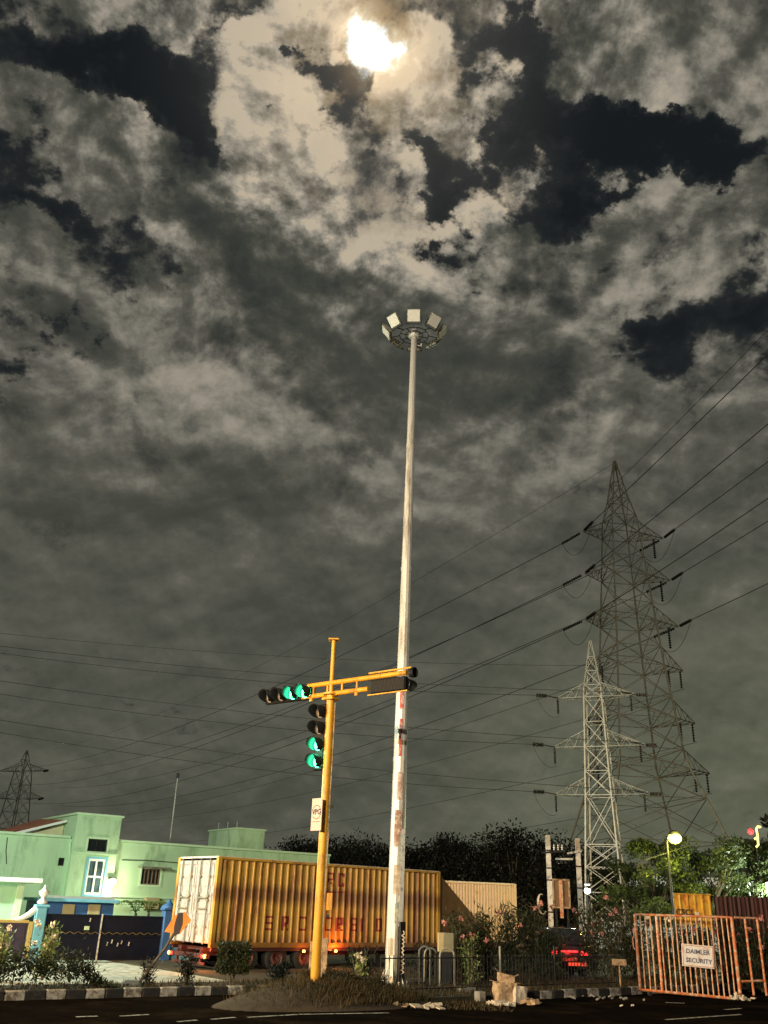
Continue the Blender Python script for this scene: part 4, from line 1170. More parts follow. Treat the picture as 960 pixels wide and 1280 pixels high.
T2Y = 50.0
sb = at(738, 800, T2Y); h2 = sb.z
def zz(py, px=745): return at(px, py, T2Y).z - .1
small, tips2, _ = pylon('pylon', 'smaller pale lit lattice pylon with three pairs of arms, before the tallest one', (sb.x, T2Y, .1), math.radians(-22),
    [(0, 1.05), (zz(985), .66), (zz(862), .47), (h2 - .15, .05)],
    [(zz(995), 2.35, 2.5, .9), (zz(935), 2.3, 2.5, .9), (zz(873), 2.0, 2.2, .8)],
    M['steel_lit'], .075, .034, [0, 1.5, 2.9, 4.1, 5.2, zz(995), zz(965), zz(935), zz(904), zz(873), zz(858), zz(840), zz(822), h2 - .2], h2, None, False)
FS = frame_of(small)
wl_dir = Vector((-1, -.02, 0)).normalized(); wls = Matrix.Rotation(math.radians(22), 3, 'Z') @ wl_dir
lvn = ['lowest', 'middle', 'top']
for i, (tip, arm, s) in enumerate(tips2):
    lv = i // 2
    q = MB(); q.bar(tip, tip + wls * .7 + Vector((0, 0, .12)), .05); q.build('strain_link', M['dark_steel'], arm)
    if s < 0:
        ins_string(tip + wls * .65 + Vector((0, 0, .11)), wls + Vector((0, 0, .02)), .62, .13, arm, 8)
        ins_string(tip + Vector((-.05, 0, -.05)), Vector((0, 0, -1)), .85, .075, arm, 10)
        loop_mb(tip + wls * 1.3 + Vector((0, 0, .12)), tip + Vector((0, 0, -1.0)), .5, r=.012).build('jumper', M['cable'], arm)
    else:
        ins_string(tip - wls * .1, wls * -1 + Vector((0, 0, .02)), .6, .10, arm, 8); ins_string(tip + Vector((-.2, 0, 0)), Vector((0, 0, -1)), .9, .07, arm, 9)
    p = FS @ (tip + wls * (1.3 if s < 0 else .1) + Vector((0, 0, .12)))
    yy = [(905, 890), (858, 842), (808, 800)][lv]
    e = at(-60, yy[0] if s < 0 else yy[1], 47.0 if s < 0 else 49.0)
    wire('power line going level left from the %s %s arm of the smaller pylon' % (lvn[lv], 'left' if s < 0 else 'right'), p, e, .5, .016)
wire('earth wire crossing the picture to the left from the peak of the smaller pylon', FS @ Vector((0, 0, h2 - 1.6)), at(-60, 785, 47), .5, .012)

fb = at(34, 938, 250)
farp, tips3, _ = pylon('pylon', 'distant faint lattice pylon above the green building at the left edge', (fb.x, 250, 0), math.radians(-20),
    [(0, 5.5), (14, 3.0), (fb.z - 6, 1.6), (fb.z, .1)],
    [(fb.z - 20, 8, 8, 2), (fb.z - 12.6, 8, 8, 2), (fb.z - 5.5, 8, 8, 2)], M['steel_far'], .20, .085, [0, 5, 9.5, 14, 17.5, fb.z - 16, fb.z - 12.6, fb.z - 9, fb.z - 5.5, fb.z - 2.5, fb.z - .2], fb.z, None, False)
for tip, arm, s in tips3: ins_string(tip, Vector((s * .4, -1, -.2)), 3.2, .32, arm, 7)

# ================================================================ two-pole transformer stand
def cpole(px0, py0, Y, label, bands):
    p = at(px0, py0, Y); o = thing('utility_pole', label, 'utility pole', (p.x, Y, .1), 0, 'whitish concrete poles')
    q = MB(); q.box((0, 0, (p.z - .1) / 2), (.17, .15, p.z - .1)); q.build('shaft', M['pole_concrete'], o)
    q = MB()
    for py in bands: z = at(px0, py, Y).z - .1; q.box((0, 0, z), (.21, .19, .05))
    q.build('strap', M['dark_steel'], o)
    return o, p
UY = 38.0
pA, tA = cpole(684.5, 1044, UY, 'left of two whitish concrete poles, beside the brown cabinet', (1063, 1085, 1100, 1140))
pB, tB = cpole(721.5, 1048, UY + .6, 'right of two whitish concrete poles, beside the small pylon', (1065, 1083, 1110))
for px, py in ((684, 1064), ):
    a = at(676, 1066, UY); b = at(704, 1064, UY)
    q = MB(); q.bar(Vector((a.x, UY - .12, a.z)), Vector((b.x, UY - .12, b.z)), .06)
    hb = q.build('cross_arm', M['dark_steel'], pA, world=True)
    for k in (692, 697, 702):
        c = at(k, 1063, UY); z = MB(); z.lathe([(.01, 0), (.04, .03), (.015, .06), (.045, .10), (.015, .14), (.04, .18), (.01, .22)], Vector((c.x, UY - .12, c.z)), 8); i_ = z.build('insulator', M['pole_concrete'], pA, world=True)
a = at(712, 1066, UY); b = at(730, 1063, UY)
q = MB(); q.bar(Vector((a.x, UY + .45, a.z)), Vector((b.x, UY + .45, b.z)), .06)
a = at(697, 1073, UY); b = at(716, 1073, UY); q.bar(Vector((a.x, UY + .4, a.z)), Vector((b.x + .1, UY + .5, b.z)), .07); q.build('cross_arm', M['pole_concrete'], pB, world=True)
q = MB()
for k in (699, 704, 709): c = at(k, 1074, UY); q.lathe([(.01, 0), (.05, .02), (.05, .10), (.01, .13)], Vector((c.x, UY + .38, c.z - .16)), 8)
q.build('fuse', M['dark_steel'], pB, world=True)
c = at(701.5, 1117, UY - .2); cw, chh = 20 / 1221 * UY, 35 * UY / 1334
cb = thing('switch_cabinet', 'brown switch cabinet with a pale frame and centre post, between the two concrete poles', 'cabinet', (c.x, UY - .2, 0))
q = MB(); q.cbox((0, .1, c.z), (cw, .22, chh), .01); q.build('body', mat('cabinet_brown', (.22, .13, .06), .7, var=.3, scale=5), cb)
q = MB()
for x in (-cw / 2, cw / 2): q.box((x, -.03, c.z), (.06, .06, chh))
for z in (-chh / 2, chh / 2): q.box((0, -.033, c.z + z), (cw + .06, .06, .06))
q.build('frame', M['carton'], cb)
q = MB(); q.box((-.02, -.07, c.z - .2), (.13, .05, chh + .35)); q.build('centre_post', M['pale_orange'], cb)
q = MB()
for x in (-.2, .25): q.box((x, .1, (c.z - chh / 2) / 2 + .05), (.07, .07, c.z - chh / 2 - .1))
q.build('leg', M['dark_steel'], cb)
q = MB(); cc_ = at(676, 1130, UY - .1)
for k in range(3):
    q.tube([Vector((cc_.x + (.13 + .02 * k) * math.cos(a * PI / 8) + .1 * (a / 16) , UY - .1 + .03 * k, cc_.z + .36 * math.sin(a * PI / 8))) for a in range(3, 15)], .02, 5)
cbl = tag(q.build('cable_coil', M['cloth']), 'pale loops of cable hanging left of the left concrete pole', 'cable')

# ================================================================ lit lamps
lp = at(843, 1043, 42); yl = thing('street_lamp', 'lit yellow lamp on a thin pole against the trees, right of the pylons', 'lamp', (lp.x - .3, 42.2, .1))
q = MB(); q.tube([(0, 0, 0), (0, 0, lp.z - .5), (.02, 0, lp.z - .25)], [.08, .05, .04], 8); q.tube([(.02, 0, lp.z - .25), (.15, -.1, lp.z - .06), (.3, -.2, lp.z - .05)], .035, 6); q.build('pole', M['dark_steel'], yl)
q = MB(); q.lathe([(.001, .18), (.12, .17), (.22, .10), (.25, .02), (.24, -.02), (.26, -.03), (.26, .0), (.20, .13)], (.3, -.2, lp.z - .1), 14); q.build('lamp_shade', M['dark_steel'], yl)
q = MB(); q.lathe([(.001, -.40), (.14, -.37), (.26, -.28), (.30, -.16), (.25, -.03), (.001, .0)], (.3, -.2, lp.z - .1), 14); q.build('lamp_bulb', M['lamp_yellow'], yl)
point_light('yellow_lamp_light', (lp.x, 41.5, lp.z - .25), (1.0, .93, .16), 1000, .3, yl)
q = MB(); a = at(806, 1075, 43); b = at(876, 1052, 43); q.bar(a, b, .035); q.bar(b, at(868, 1048, 43), .03)
tag(q.build('guy_strut', M['dark_steel']), 'thin slanting steel strut crossing the trees under the yellow lamp', 'strut')

lw = at(735, 1113, 41); wl2 = thing('street_lamp', 'lit white lamp low beside the foot of the small pylon', 'lamp', (lw.x, 41.2, .1))
q = MB(); q.tube([(0, .1, 0), (0, .1, lw.z)], .05, 8); q.cbox((0, .02, lw.z + .12), (.26, .3, .08), .02); q.build('pole', M['dark_steel'], wl2)
q = MB(); q.lathe([(.001, -.14), (.10, -.10), (.13, 0), (.10, .07), (.001, .08)], (0, -.06, lw.z - .1), 12); q.build('lamp_bulb', M['lamp_white'], wl2)
point_light('pylon_lamp_light', (lw.x, 40.8, lw.z + .25), (.95, 1.0, .80), 260, .15, wl2)

# off-frame sodium street lamps on the camera's side of the road
def sodium(x, y, h, aim, w, label, spot=62, colr=(1.0, .66, .33)):
    s = thing('street_lamp', label, 'lamp', (x, y, 0), 0, 'sodium street lamps on the near side of the road')
    d = (Vector(aim) - Vector((x, y, 0))); d.z = 0; d.normalize(); a = math.atan2(d.y, d.x)
    q = MB(); q.tube([(0, 0, 0), (0, 0, h - .4), d * .4 + Vector((0, 0, h)), d * 1.6 + Vector((0, 0, h + .15))], [.10, .07, .05, .04], 10); q.build('pole', M['galv'], s)
    q = MB(); q.cbox(d * 1.9 + Vector((0, 0, h + .18)), (.75, .30, .14), .04, a); hh = q.build('lamp_housing', M['dark_steel'], s)
    q = MB(); q.box(d * 1.9 + Vector((0, 0, h + .095)), (.5, .22, .02), a); q.build('lamp_glass', M['lamp_sodium'], hh)
    p = Vector((x, y, 0)) + d * 1.95 + Vector((0, 0, h))
    point_light('sodium_light', p, colr, w, .16, s, spot, aim, 1.0)
sodium(-28, 4, 9.0, (4, 34, 4.5), 72000, 'street lamp left of the viewer at the roadside')
sodium(-14, -12, 10.5, (4, 28, 12.5), 56000, 'street lamp behind the viewer, farther from the junction', 72, (1.0, .87, .68))

# ================================================================ barrier gate, sheets, fences
BY0 = gnd(800.5, 1238, .12); BY1 = gnd(924, 1250, .0)
ba = math.atan2(BY1.y - BY0.y, BY1.x - BY0.x)
bg_ = thing('barrier_gate', 'orange and white tube barrier gate on wheels with a white notice board', 'barrier', (BY0.x, BY0.y, 0), ba)
def Bp(px, py): return on_wall(px, py, (BY0.x, BY0.y), ba)
zt0 = Bp(795, 1143)[1]; zb0 = Bp(801, 1237)[1]; sE, zE = Bp(949, 1148); sM = Bp(925, 1240)[0]; zb1 = Bp(924, 1249)[1]
def top_z(s): return zt0 + (zE - zt0) * s / sE
def bot_z(s): return zb0 + (zb1 - zb0) * s / sM
MB().tube([(0, 0, zt0), (sM, 0, top_z(sM))], .032, 8).build('rail', M['orange_paint'], bg_)
MB().tube([(0, 0, zb0), (sM, 0, bot_z(sM))], .038, 8).build('rail', M['orange_paint'], bg_)
for s in (0, (Bp(824, 1190)[0]), sM):
    q = MB(); q.tube([(s, .003, bot_z(s)), (s, .003, top_z(s))], .042 if s < 1 else .05, 8); q.build('post', M['orange_paint'], bg_)
n = 19
for k in range(1, n):
    s = sM * k / n
    if abs(s - Bp(824, 1190)[0]) < .06: continue
    MB().tube([(s, 0, bot_z(s)), (s + random.uniform(-.008, .008), random.uniform(-.02, .02), (bot_z(s) + top_z(s)) / 2), (s, 0, top_z(s))], .020, 6).build('bar', M['pale_orange'], bg_)
q = MB(); a = Vector((math.cos(.9), math.sin(.9), 0))
e0 = Vector((sM + .08, 0, 0)); e1 = Vector((sE, .25, 0))
q.tube([e0 + Vector((0, 0, top_z(sM))), e1 + Vector((0, 0, zE))], .03, 8); q.tube([e0 + Vector((0, 0, .45)), e1 + Vector((0, 0, .48))], .03, 8)
for f in (.45, 1.0): p = e0.lerp(e1, f); q.tube([p + Vector((0, 0, .12)), p + Vector((0, 0, zE))], .034, 8)
q.build('side_frame', M['orange_paint'], bg_)
q = MB(); q.tube([(-.07, 0, zt0 - .55), (-.10, 0, zt0 - .60), (-.10, 0, zt0 - .85), (-.05, 0, zt0 - .90)], .02, 6); q.build('latch', M['orange_paint'], bg_)
for s in (.25, sM - .05):
    q = MB(); q.lathe([(.02, -.03), (.07, -.03), (.075, 0), (.07, .03), (.02, .03)], (s, .0, .06), 12, dir_axis((0, 1, 0))); q.build('castor', M['rubber'], bg_)
a = Bp(850.5, 1180); b = Bp(893, 1208); c = Vector(((a[0] + b[0]) / 2, -.07, (Bp(871, 1195)[1])))
sw, sh = b[0] - a[0], 27 * BY0.y / 1334
R = Matrix.Rotation(math.radians(3), 3, 'Y')
q = MB(); q.cbox(c, (sw, .025, sh), .006, R=R); sg_ = q.build('notice_board', M['sign_white'], bg_)
q = MB()
for z in (-1, 1): q.box(c + R @ Vector((0, -.016, z * (sh / 2 - .03))), (sw - .02, .006, .016), R=R)
for x in (-1, 1): q.box(c + R @ Vector((x * (sw / 2 - .03), -.0175, 0)), (.016, .006, sh - .07), R=R)
q.build('border', M['orange_paint'], sg_)
MT = Matrix.Translation(c + R @ Vector((0, -.018, .10))) @ (R @ dir_axis((0, -1, 0))).to_4x4()
text_mb('DAIMLER', .155, MT, .004, .004).build('board_lettering', M['ink_blue'], sg_)
MT = Matrix.Translation(c + R @ Vector((0.02, -.018, -.12))) @ (R @ dir_axis((0, -1, 0))).to_4x4()
text_mb('SECURITY', .155, MT, .004, .004).build('board_lettering', M['ink_blue'], sg_)
q = MB()
for k in range(26): q.cbox((sM - .05 + random.gauss(0, .13), -.12 + random.gauss(0, .10), .03 + abs(random.gauss(0, .06))), (random.uniform(.04, .13),) * 2 + (random.uniform(.02, .08),), .01, random.uniform(0, 3))
tag(q.build('rubble_heap', M['cloth']), 'small heap of broken stones at the right foot of the barrier gate', 'rubble').location = frame_of(bg_) @ Vector((0, 0, 0))
bpy.data.objects['rubble_heap'].rotation_euler.z = ba

# yellow sheet hanging behind the barrier
SY = BY0.y + .35
s0 = at(842, 1117, SY); s1 = at(888, 1119, SY); s2 = at(888, 1158, SY)
ys = thing('yellow_sheet_sign', 'dented yellow ribbed sheet with a few black letters, standing behind the orange barrier', 'sheet sign', (s0.x, SY, 0))
w = s1.x - s0.x; mb = MB(); zt, zbm = s0.z, s2.z - .02
n = 40; vs = []
edge = [random.uniform(-.10, .10) for _ in range(n + 1)]
for j in range(2):
    for i in range(n + 1):
        x = w * i / n; y = .014 * (1 if (i % 8) < 6 else -1.6) + .02 * mnoise.noise(Vector((x * 2, j, 0)))
        vs.append((x, y, zt if j else zbm + edge[i] * (1 if i % 3 else .3) + (-.06 if i > 26 else .05)))
mb.add(vs, [(i, i + 1, n + 2 + i, n + 1 + i) for i in range(n)])
mb.build('sheet', M['sheet_yellow'], ys)
q = MB(); q.bar((-.01, -.02, zt), (w + .01, -.02, zt), .03); q.bar((w * .55, -.03, zbm + .32), (w, -.03, zbm + .30), .018); q.build('top_rail', M['sheet_yellow'], ys)
q = MB(); q.bar((.15, .06, 0), (.15, .06, zt - .02), .05); q.bar((w - .15, .06, 0), (w - .15, .06, zt - .02), .05); q.build('post', M['dark_steel'], ys)
text_mb('CSCL', .23, Matrix.Translation(Vector((w * .26, -.035, zbm + .36))) @ dir_axis((0, -1, 0)).to_4x4(), .004, .006).build('lettering', M['ink'], ys)
q = MB(); q.cbox((w * .58, -.04, zbm + .33), (.13, .03, .10), .01); q.cbox((w * .62, -.04, zbm + .18), (.06, .03, .16), .01, R=Matrix.Rotation(.4, 3, 'Y')); q.build('scrap', M['cloth'], ys)

# dark maroon sheet wall at the right
m0 = at(892, 1121, 31); mw = thing('sheet_wall', 'dark maroon corrugated sheet wall behind the right half of the barrier', 'wall', (m0.x, 31, 0), math.radians(12))
mb = MB(); xs = [k * .06 for k in range(0, 200)]; vs = [(x, .03 * math.sin(x * 40), z) for z in (0, 1) for x in xs]
vs = [(x, y, .1 if z == 0 else m0.z + .04 * math.sin(x * 1.1)) for x, y, z in vs]; n = len(xs)
mb.add(vs, [(i, i + 1, n + i + 1, n + i) for i in range(n - 1)]); mb.build('sheet', M['sheet_maroon'], mw)
q = MB()
for k in range(6): q.bar((.1 + k * 2.1, .08, 0), (.1 + k * 2.1, .08, m0.z + .1), .07)
q.build('post', M['dark_steel'], mw)

# low black railing along the right verge
rl = thing('railing', 'low black picket railing in front of the shrubs, left of the orange barrier', 'railing', (kr(0, 1.0).x, kr(0, 1.0).y, .1), math.radians(38))
q = MB()
for k in range(-38, 30): q.tube([(k * .13, 0, 0), (k * .13, 0, .85)], .011, 5)
for z in (.12, .78): q.tube([(-38 * .13, 0, z), (29 * .13, 0, z)], .014, 5)
q.build('pickets', M['dark_steel'], rl)
q = MB(); q.tube([(-1.0, -.03, 0), (-1.0, -.03, 1.05)], .03, 8)
q.build('post', M['steel'], rl); q = MB(); q.tube([(1.1, -.03, 0), (1.1, -.03, 1.05)], .03, 8); q.build('post', M['dark_steel'], rl)
bx = at(774, 1203, 28.5)
q = MB(); q.cbox((0, 0, 0), (.42, .05, .17), .01, math.radians(8)); q.cbox((0, .03, -.45), (.04, .04, .8), .005); o = tag(q.build('marker_plate', M['carton']), 'small tan plate on a stake above the railing, left of the orange barrier', 'plate'); o.location = bx

# white-lit wall and lamps of the yard behind the right-hand trees
q = thing('warehouse', 'white lit warehouse wall glimpsed through the trees at the right', 'building', (at(800, 1110, 58).x, 58, 0), math.radians(-8))
MB().box((14, 2, 2.1), (34, 4, 4.2)).build('wall', M['white_trim'], q); MB().box((14, 2, 4.28), (34.6, 4.6, .14)).build('roof', M['grey_roof'], q)
for px, py, Y, w, lab in ((963, 1110, 43, 2300, 'white yard lamp at the right edge behind the trees'), (826, 1126, 54, 420, 'white yard lamp hidden behind the trees under the yellow lamp')):
    p = at(px, py, Y); s = thing('yard_lamp', lab, 'lamp', (p.x, Y, .1), 0, 'white yard lamps')
    MB().tube([(0, .12, 0), (0, .12, p.z)], .05, 8).build('pole', M['dark_steel'], s)
    MB().lathe([(.001, -.2), (.15, -.15), (.2, 0), (.15, .12), (.001, .15)], (0, 0, p.z), 12).build('lamp_bulb', M['lamp_white'], s)
    point_light('yard_light', (p.x, Y - .35, p.z - .1), (.90, 1.0, .88), w, .2, s)
p = at(945, 1046, 44); ns = thing('beacon_sign', 'small lit beacon with a red globe and a hooked yellow tube, at the right edge', 'sign', (p.x, 44, .1))
MB().tube([(0, .1, 0), (0, .1, p.z - .5)], .05, 8).build('post', M['dark_steel'], ns)
q = MB(); q.tube([(-.05, 0, p.z - .55), (.06, 0, p.z - .45), (.08, 0, p.z), (.06, 0, p.z + .25), (.15, 0, p.z + .36), (.28, 0, p.z + .34)], .05, 8); q.tube([(-.08, 0, p.z - .2), (.06, 0, p.z - .12)], .05, 8); q.build('yellow_tube', M['neon_yellow'], ns)
q = MB(); q.lathe([(.001, -.14), (.12, -.07), (.14, 0), (.12, .07), (.001, .14)], (-.22, 0, p.z + .12), 12); q.build('red_globe', M['tail_red'], ns)

# ================================================================ small things along the verge
# leaning hazard arrow board
a0 = at(232, 1143, 24.0); a1 = at(170, 1227, 23.4)
ha = thing('hazard_board', 'leaning orange and black striped arrow board on a bent post', 'road sign', (a1.x, 23.4, .05))
top = Vector((a0.x - a1.x, .6, a0.z - .05)); foot = Vector((0, 0, .05)); dd = (top - foot).normalized()
q = MB(); q.tube([foot, foot.lerp(top, .55) + Vector((.05, 0, -.03)), top * .97], .035, 8); q.build('post', M['bark'], ha)
sd = Vector((dd.z, 0, -dd.x)).normalized()
c = foot.lerp(top, .86) + Vector((0, -.06, 0)); Lb, Wb = .62, .40
def hp(u, v): return c + dd * u * Lb / 2 + sd * v * Wb / 2
q = MB(); q.poly([hp(-1, -.9), hp(.35, -1), hp(1, -.2), hp(.75, 1), hp(-.55, .8)], .02, (0, 1, 0)); bd = q.build('board', M['hazard_orange'], ha)
q = MB(); q.poly([hp(-.95, .35), hp(-.2, -.35), hp(.62, -.82), hp(.88, -.36), hp(.2, .42), hp(-.5, .72)], .006, (0, -1, 0))
for v in q.v: pass
q.build('stripe', M['ink'], bd)
q = MB(); q.cbox((-.10, 0, .10), (.42, .28, .20), .06, .3); q.build('stone', M['grey_concrete'], ha)

def crate_pile():
    for px, py, w, h, d, rz, tilt, m_, nm, lab, ct in (
        (631, 1246, .44, .44, .36, .25, .05, 'carton', 'carton', 'torn upright cardboard carton in the rubbish pile by the right kerb', 'carton'),
        (633, 1224, .38, .18, .32, -.15, .22, 'carton', 'carton', 'open cardboard carton tilted on top of the rubbish pile', 'carton'),
        (647, 1246, .34, .36, .3, .5, .1, 'cloth', 'sack', 'pale crumpled sack leaning on the carton pile', 'sack')):
        p = gnd(px, 1254, .0) if py > 1240 else None
        g_ = gnd(631, 1254, .0)
        X = at(px, 1250, g_.y).x; z = h / 2 if py > 1240 else .52
        q = MB(); R = Matrix.Rotation(rz, 3, 'Z') @ Matrix.Rotation(tilt, 3, 'Y')
        bm = bmesh.new(); bmesh.ops.create_cube(bm, size=1); bmesh.ops.subdivide_edges(bm, edges=bm.edges[:], cuts=5, use_grid_fill=True)
        vs = []
        bm.verts.index_update()
        for v in bm.verts:
            o_ = mnoise.noise_vector(v.co * 2.3 + Vector((px, 0, 0))) * (.22 if m_ == 'cloth' else .15)
            vs.append(R @ Vector(((v.co.x + o_.x) * w, (v.co.y + o_.y) * d, (v.co.z + o_.z * .5) * h)))
        q.add(vs, [[v.index for v in f.verts] for f in bm.faces]); bm.free()
        if nm == 'carton':  # open flaps
            for s in (-1, 1): q.poly([R @ Vector((s * w * .48, -d * .48, h * .48)), R @ Vector((s * w * .48, d * .48, h * .48)), R @ Vector((s * w * .75, d * .45, h * .30 + .1)), R @ Vector((s * w * .75, -d * .45, h * .28 + .1))], .008)
        o = tag(q.build(nm, M[m_]), lab, ct); o.location = (X, g_.y + (.05 if py < 1240 else 0), z)
crate_pile()
q = MB(); random.seed(21)
def litter(px, py, k, m_, lab, ct, nm, spread=.25, sz=.1):
    g_ = gnd(px, py, .02); q = MB()
    for i in range(k):
        x, y = random.gauss(0, spread), random.gauss(0, spread * .6)
        R = Euler((random.uniform(-.4, .4), random.uniform(-.4, .4), random.uniform(0, 3))).to_matrix()
        q.cbox((x, y, .03 + random.uniform(0, .04)), (random.uniform(.5, 1.6) * sz, random.uniform(.4, 1) * sz, random.uniform(.1, .5) * sz), .006, R=R)
    o = tag(q.build(nm, M[m_]), lab, ct); o.location = (g_.x, g_.y, 0.0 + (.0)); return o
litter(620, 1256, 8, 'cloth', 'scraps of pale paper at the foot of the rubbish pile', 'litter', 'litter', .22, .16)
litter(655, 1254, 6, 'carton', 'broken boards lying right of the rubbish pile', 'boards', 'board_scraps', .25, .22)
litter(540, 1259, 6, 'cloth', 'pale rag and boards on the ground right of the mast foot', 'litter', 'litter', .28, .20)
litter(500, 1258, 8, 'carton', 'crumpled tan wrapping in front of the mast foot', 'litter', 'litter', .16, .14)
litter(745, 1248, 16, 'grey_concrete', 'broken stones along the right kerb below the shrubs', 'rubble', 'rubble', .5, .11)
litter(770, 1258, 2, 'cloth', 'two small white scraps on the road before the right kerb', 'litter', 'litter', .25, .10)
litter(362, 1256, 1, 'cloth', 'flat pale brick lying on the front of the mound', 'brick', 'brick', .02, .24)
for px, py, w, lab in ((583, 1245, .46, 'pale concrete block beside the low railing, right of the mast'), (600, 1251, .2, 'small broken stone left of the rubbish pile')):
    g_ = gnd(px, py, .02); q = MB(); q.cbox((0, 0, .11), (w, .22, .22), .02, .5); o = tag(q.build('concrete_block', M['grey_concrete']), lab, 'block'); o.location = (g_.x, g_.y, 0)
# pale tan meter box, hoop stands
g_ = at(557, 1192, 27.5); zt = at(557, 1166, 27.5).z
q = MB(); zm = at(557, 1190, 27.5).z
q.cbox((0, 0, (zt + zm) / 2), (.44, .28, zt - zm), .02); o_ = thing('meter_cabinet', 'tan box on a black cabinet half hidden by the flowering shrubs, right of the mast', 'cabinet', (g_.x, 27.5, 0)); q.build('box', M['tan_panel'], o_)
q = MB(); q.cbox((0, .02, zm / 2), (.56, .32, zm), .02); q.build('base', M['dark_steel'], o_)
def hoop(px0, px1, pyt, Y, label, m_):
    a = at(px0, pyt, Y); b = at(px1, pyt, Y); r = (b.x - a.x) / 2; q = MB()
    pts = [(-r, 0, 0), (-r, 0, a.z - r)] + [(-r * math.cos(k * PI / 8), 0, a.z - r + r * math.sin(k * PI / 8)) for k in range(1, 8)] + [(r, 0, a.z - r), (r, 0, 0)]
    q.tube(pts, .028, 8); o = tag(q.build('hoop_stand', m_), label, 'hoop stand', 'steel hoop stands'); o.location = ((a.x + b.x) / 2, Y, .1)
hoop(524, 538, 1188, 26.5, 'narrow steel hoop stand nearest the mast', M['steel'])
hoop(531, 545, 1190, 27.0, 'narrow steel hoop stand just behind the one nearest the mast', M['steel'])
hoop(550, 568, 1190, 26.3, 'wider steel hoop stand in front of the tan meter box', M['steel'])
# pale boards behind the signal pole
for px, h_, lab in ((389, .62, 'pale board standing left of the foot of the signal pole'), (405, .66, 'pale board standing right of the foot of the signal pole')):
    p = at(px, 1218, 23.2); q = MB(); q.cbox((0, 0, h_ / 2), (.12, .10, h_), .01); o = tag(q.build('marker_post', M['carton']), lab, 'marker post', 'pale marker posts at the signal pole'); o.location = (p.x, 23.2, p.z - .05 - .25)
    o.scale = (1, 1, 1.6)
# antenna mast behind the building
p = at(222, 972, 58); o = thing('antenna_pole', 'thin bare antenna pole rising behind the green building roof', 'pole', (at(213, 1050, 58).x, 58, 0))
q = MB(); q.tube([(0, 0, 0), (p.x - o.location.x, 0, p.z)], [.07, .04], 8); q.build('pole', M['galv'], o)
q = MB(); q.cbox((p.x - o.location.x, 0, p.z + .12), (.16, .16, .30), .03); q.build('tip', M['dark_steel'], o)

# parked car behind the shrubs, tail lights on
cp = at(712, 1200, 31.5)
car = thing('parked_car', 'dark car half hidden behind the shrubs with its red tail lights lit', 'car', (cp.x, 31.5, .1), math.radians(8))
def loft(secs, name, m_, parent):
    """secs: (y, half width, z0, z1, tumble) rings along the car"""
    q = MB(); vs = []
    for y, hw_, z0, z1, tb_ in secs:
        vs += [(-hw_ * .92, y, z0), (-hw_, y, z0 + (z1 - z0) * .35), (-hw_ * (1 - tb_ * .3), y, z0 + (z1 - z0) * .8), (-hw_ * (1 - tb_), y, z1), (hw_ * (1 - tb_), y, z1), (hw_ * (1 - tb_ * .3), y, z0 + (z1 - z0) * .8), (hw_, y, z0 + (z1 - z0) * .35), (hw_ * .92, y, z0)]
    n = len(secs); fs = [(i * 8 + k, i * 8 + (k + 1) % 8, (i + 1) * 8 + (k + 1) % 8, (i + 1) * 8 + k) for i in range(n - 1) for k in range(8)] + [tuple(range(8))[::-1], tuple(range((n - 1) * 8, n * 8))]
    q.add(vs, fs, True); return q.build(name, m_, parent)
loft([(0, .74, .35, .80, .1), (.08, .80, .28, .92, .08), (.9, .82, .22, .95, .06), (2.6, .82, .22, .92, .06), (3.5, .80, .24, .80, .1), (3.8, .70, .3, .65, .15)], 'body', M['car_paint'], car)
loft([(.28, .70, .90, 1.0, .10), (.70, .72, .90, 1.42, .18), (1.9, .72, .90, 1.46, .18), (2.8, .70, .88, .95, .10)], 'cabin', M['car_glass'], car)
for x in (-.68, .68):
    for y in (.75, 3.0): MB().lathe([(.12, -.09), (.27, -.10), (.30, -.06), (.30, .06), (.27, .10), (.12, .09)], (x, y, .30), 16, dir_axis((1, 0, 0))).build('wheel', M['rubber'], car)
    q = MB(); q.cbox((x * .80, -.02, .74), (.34, .10, .12), .03); q.build('tail_light', M['tail_red'], car)
q = MB(); q.cbox((0, -.02, .78), (.55, .06, .05), .01); q.build('tail_light_bar', M['tail_red'], car)
q = MB(); q.cbox((.25, -.05, .42), (.62, .05, .09), .01); q.build('reflector_strip', M['tail_red_dim'], car)
q = MB(); q.cbox((0, -.06, .56), (.50, .02, .12), .005); q.build('number_plate', M['carton'], car)
point_light('tail_glow', (cp.x, 31.2, .95), (1.0, .05, .04), 12, .08, car)

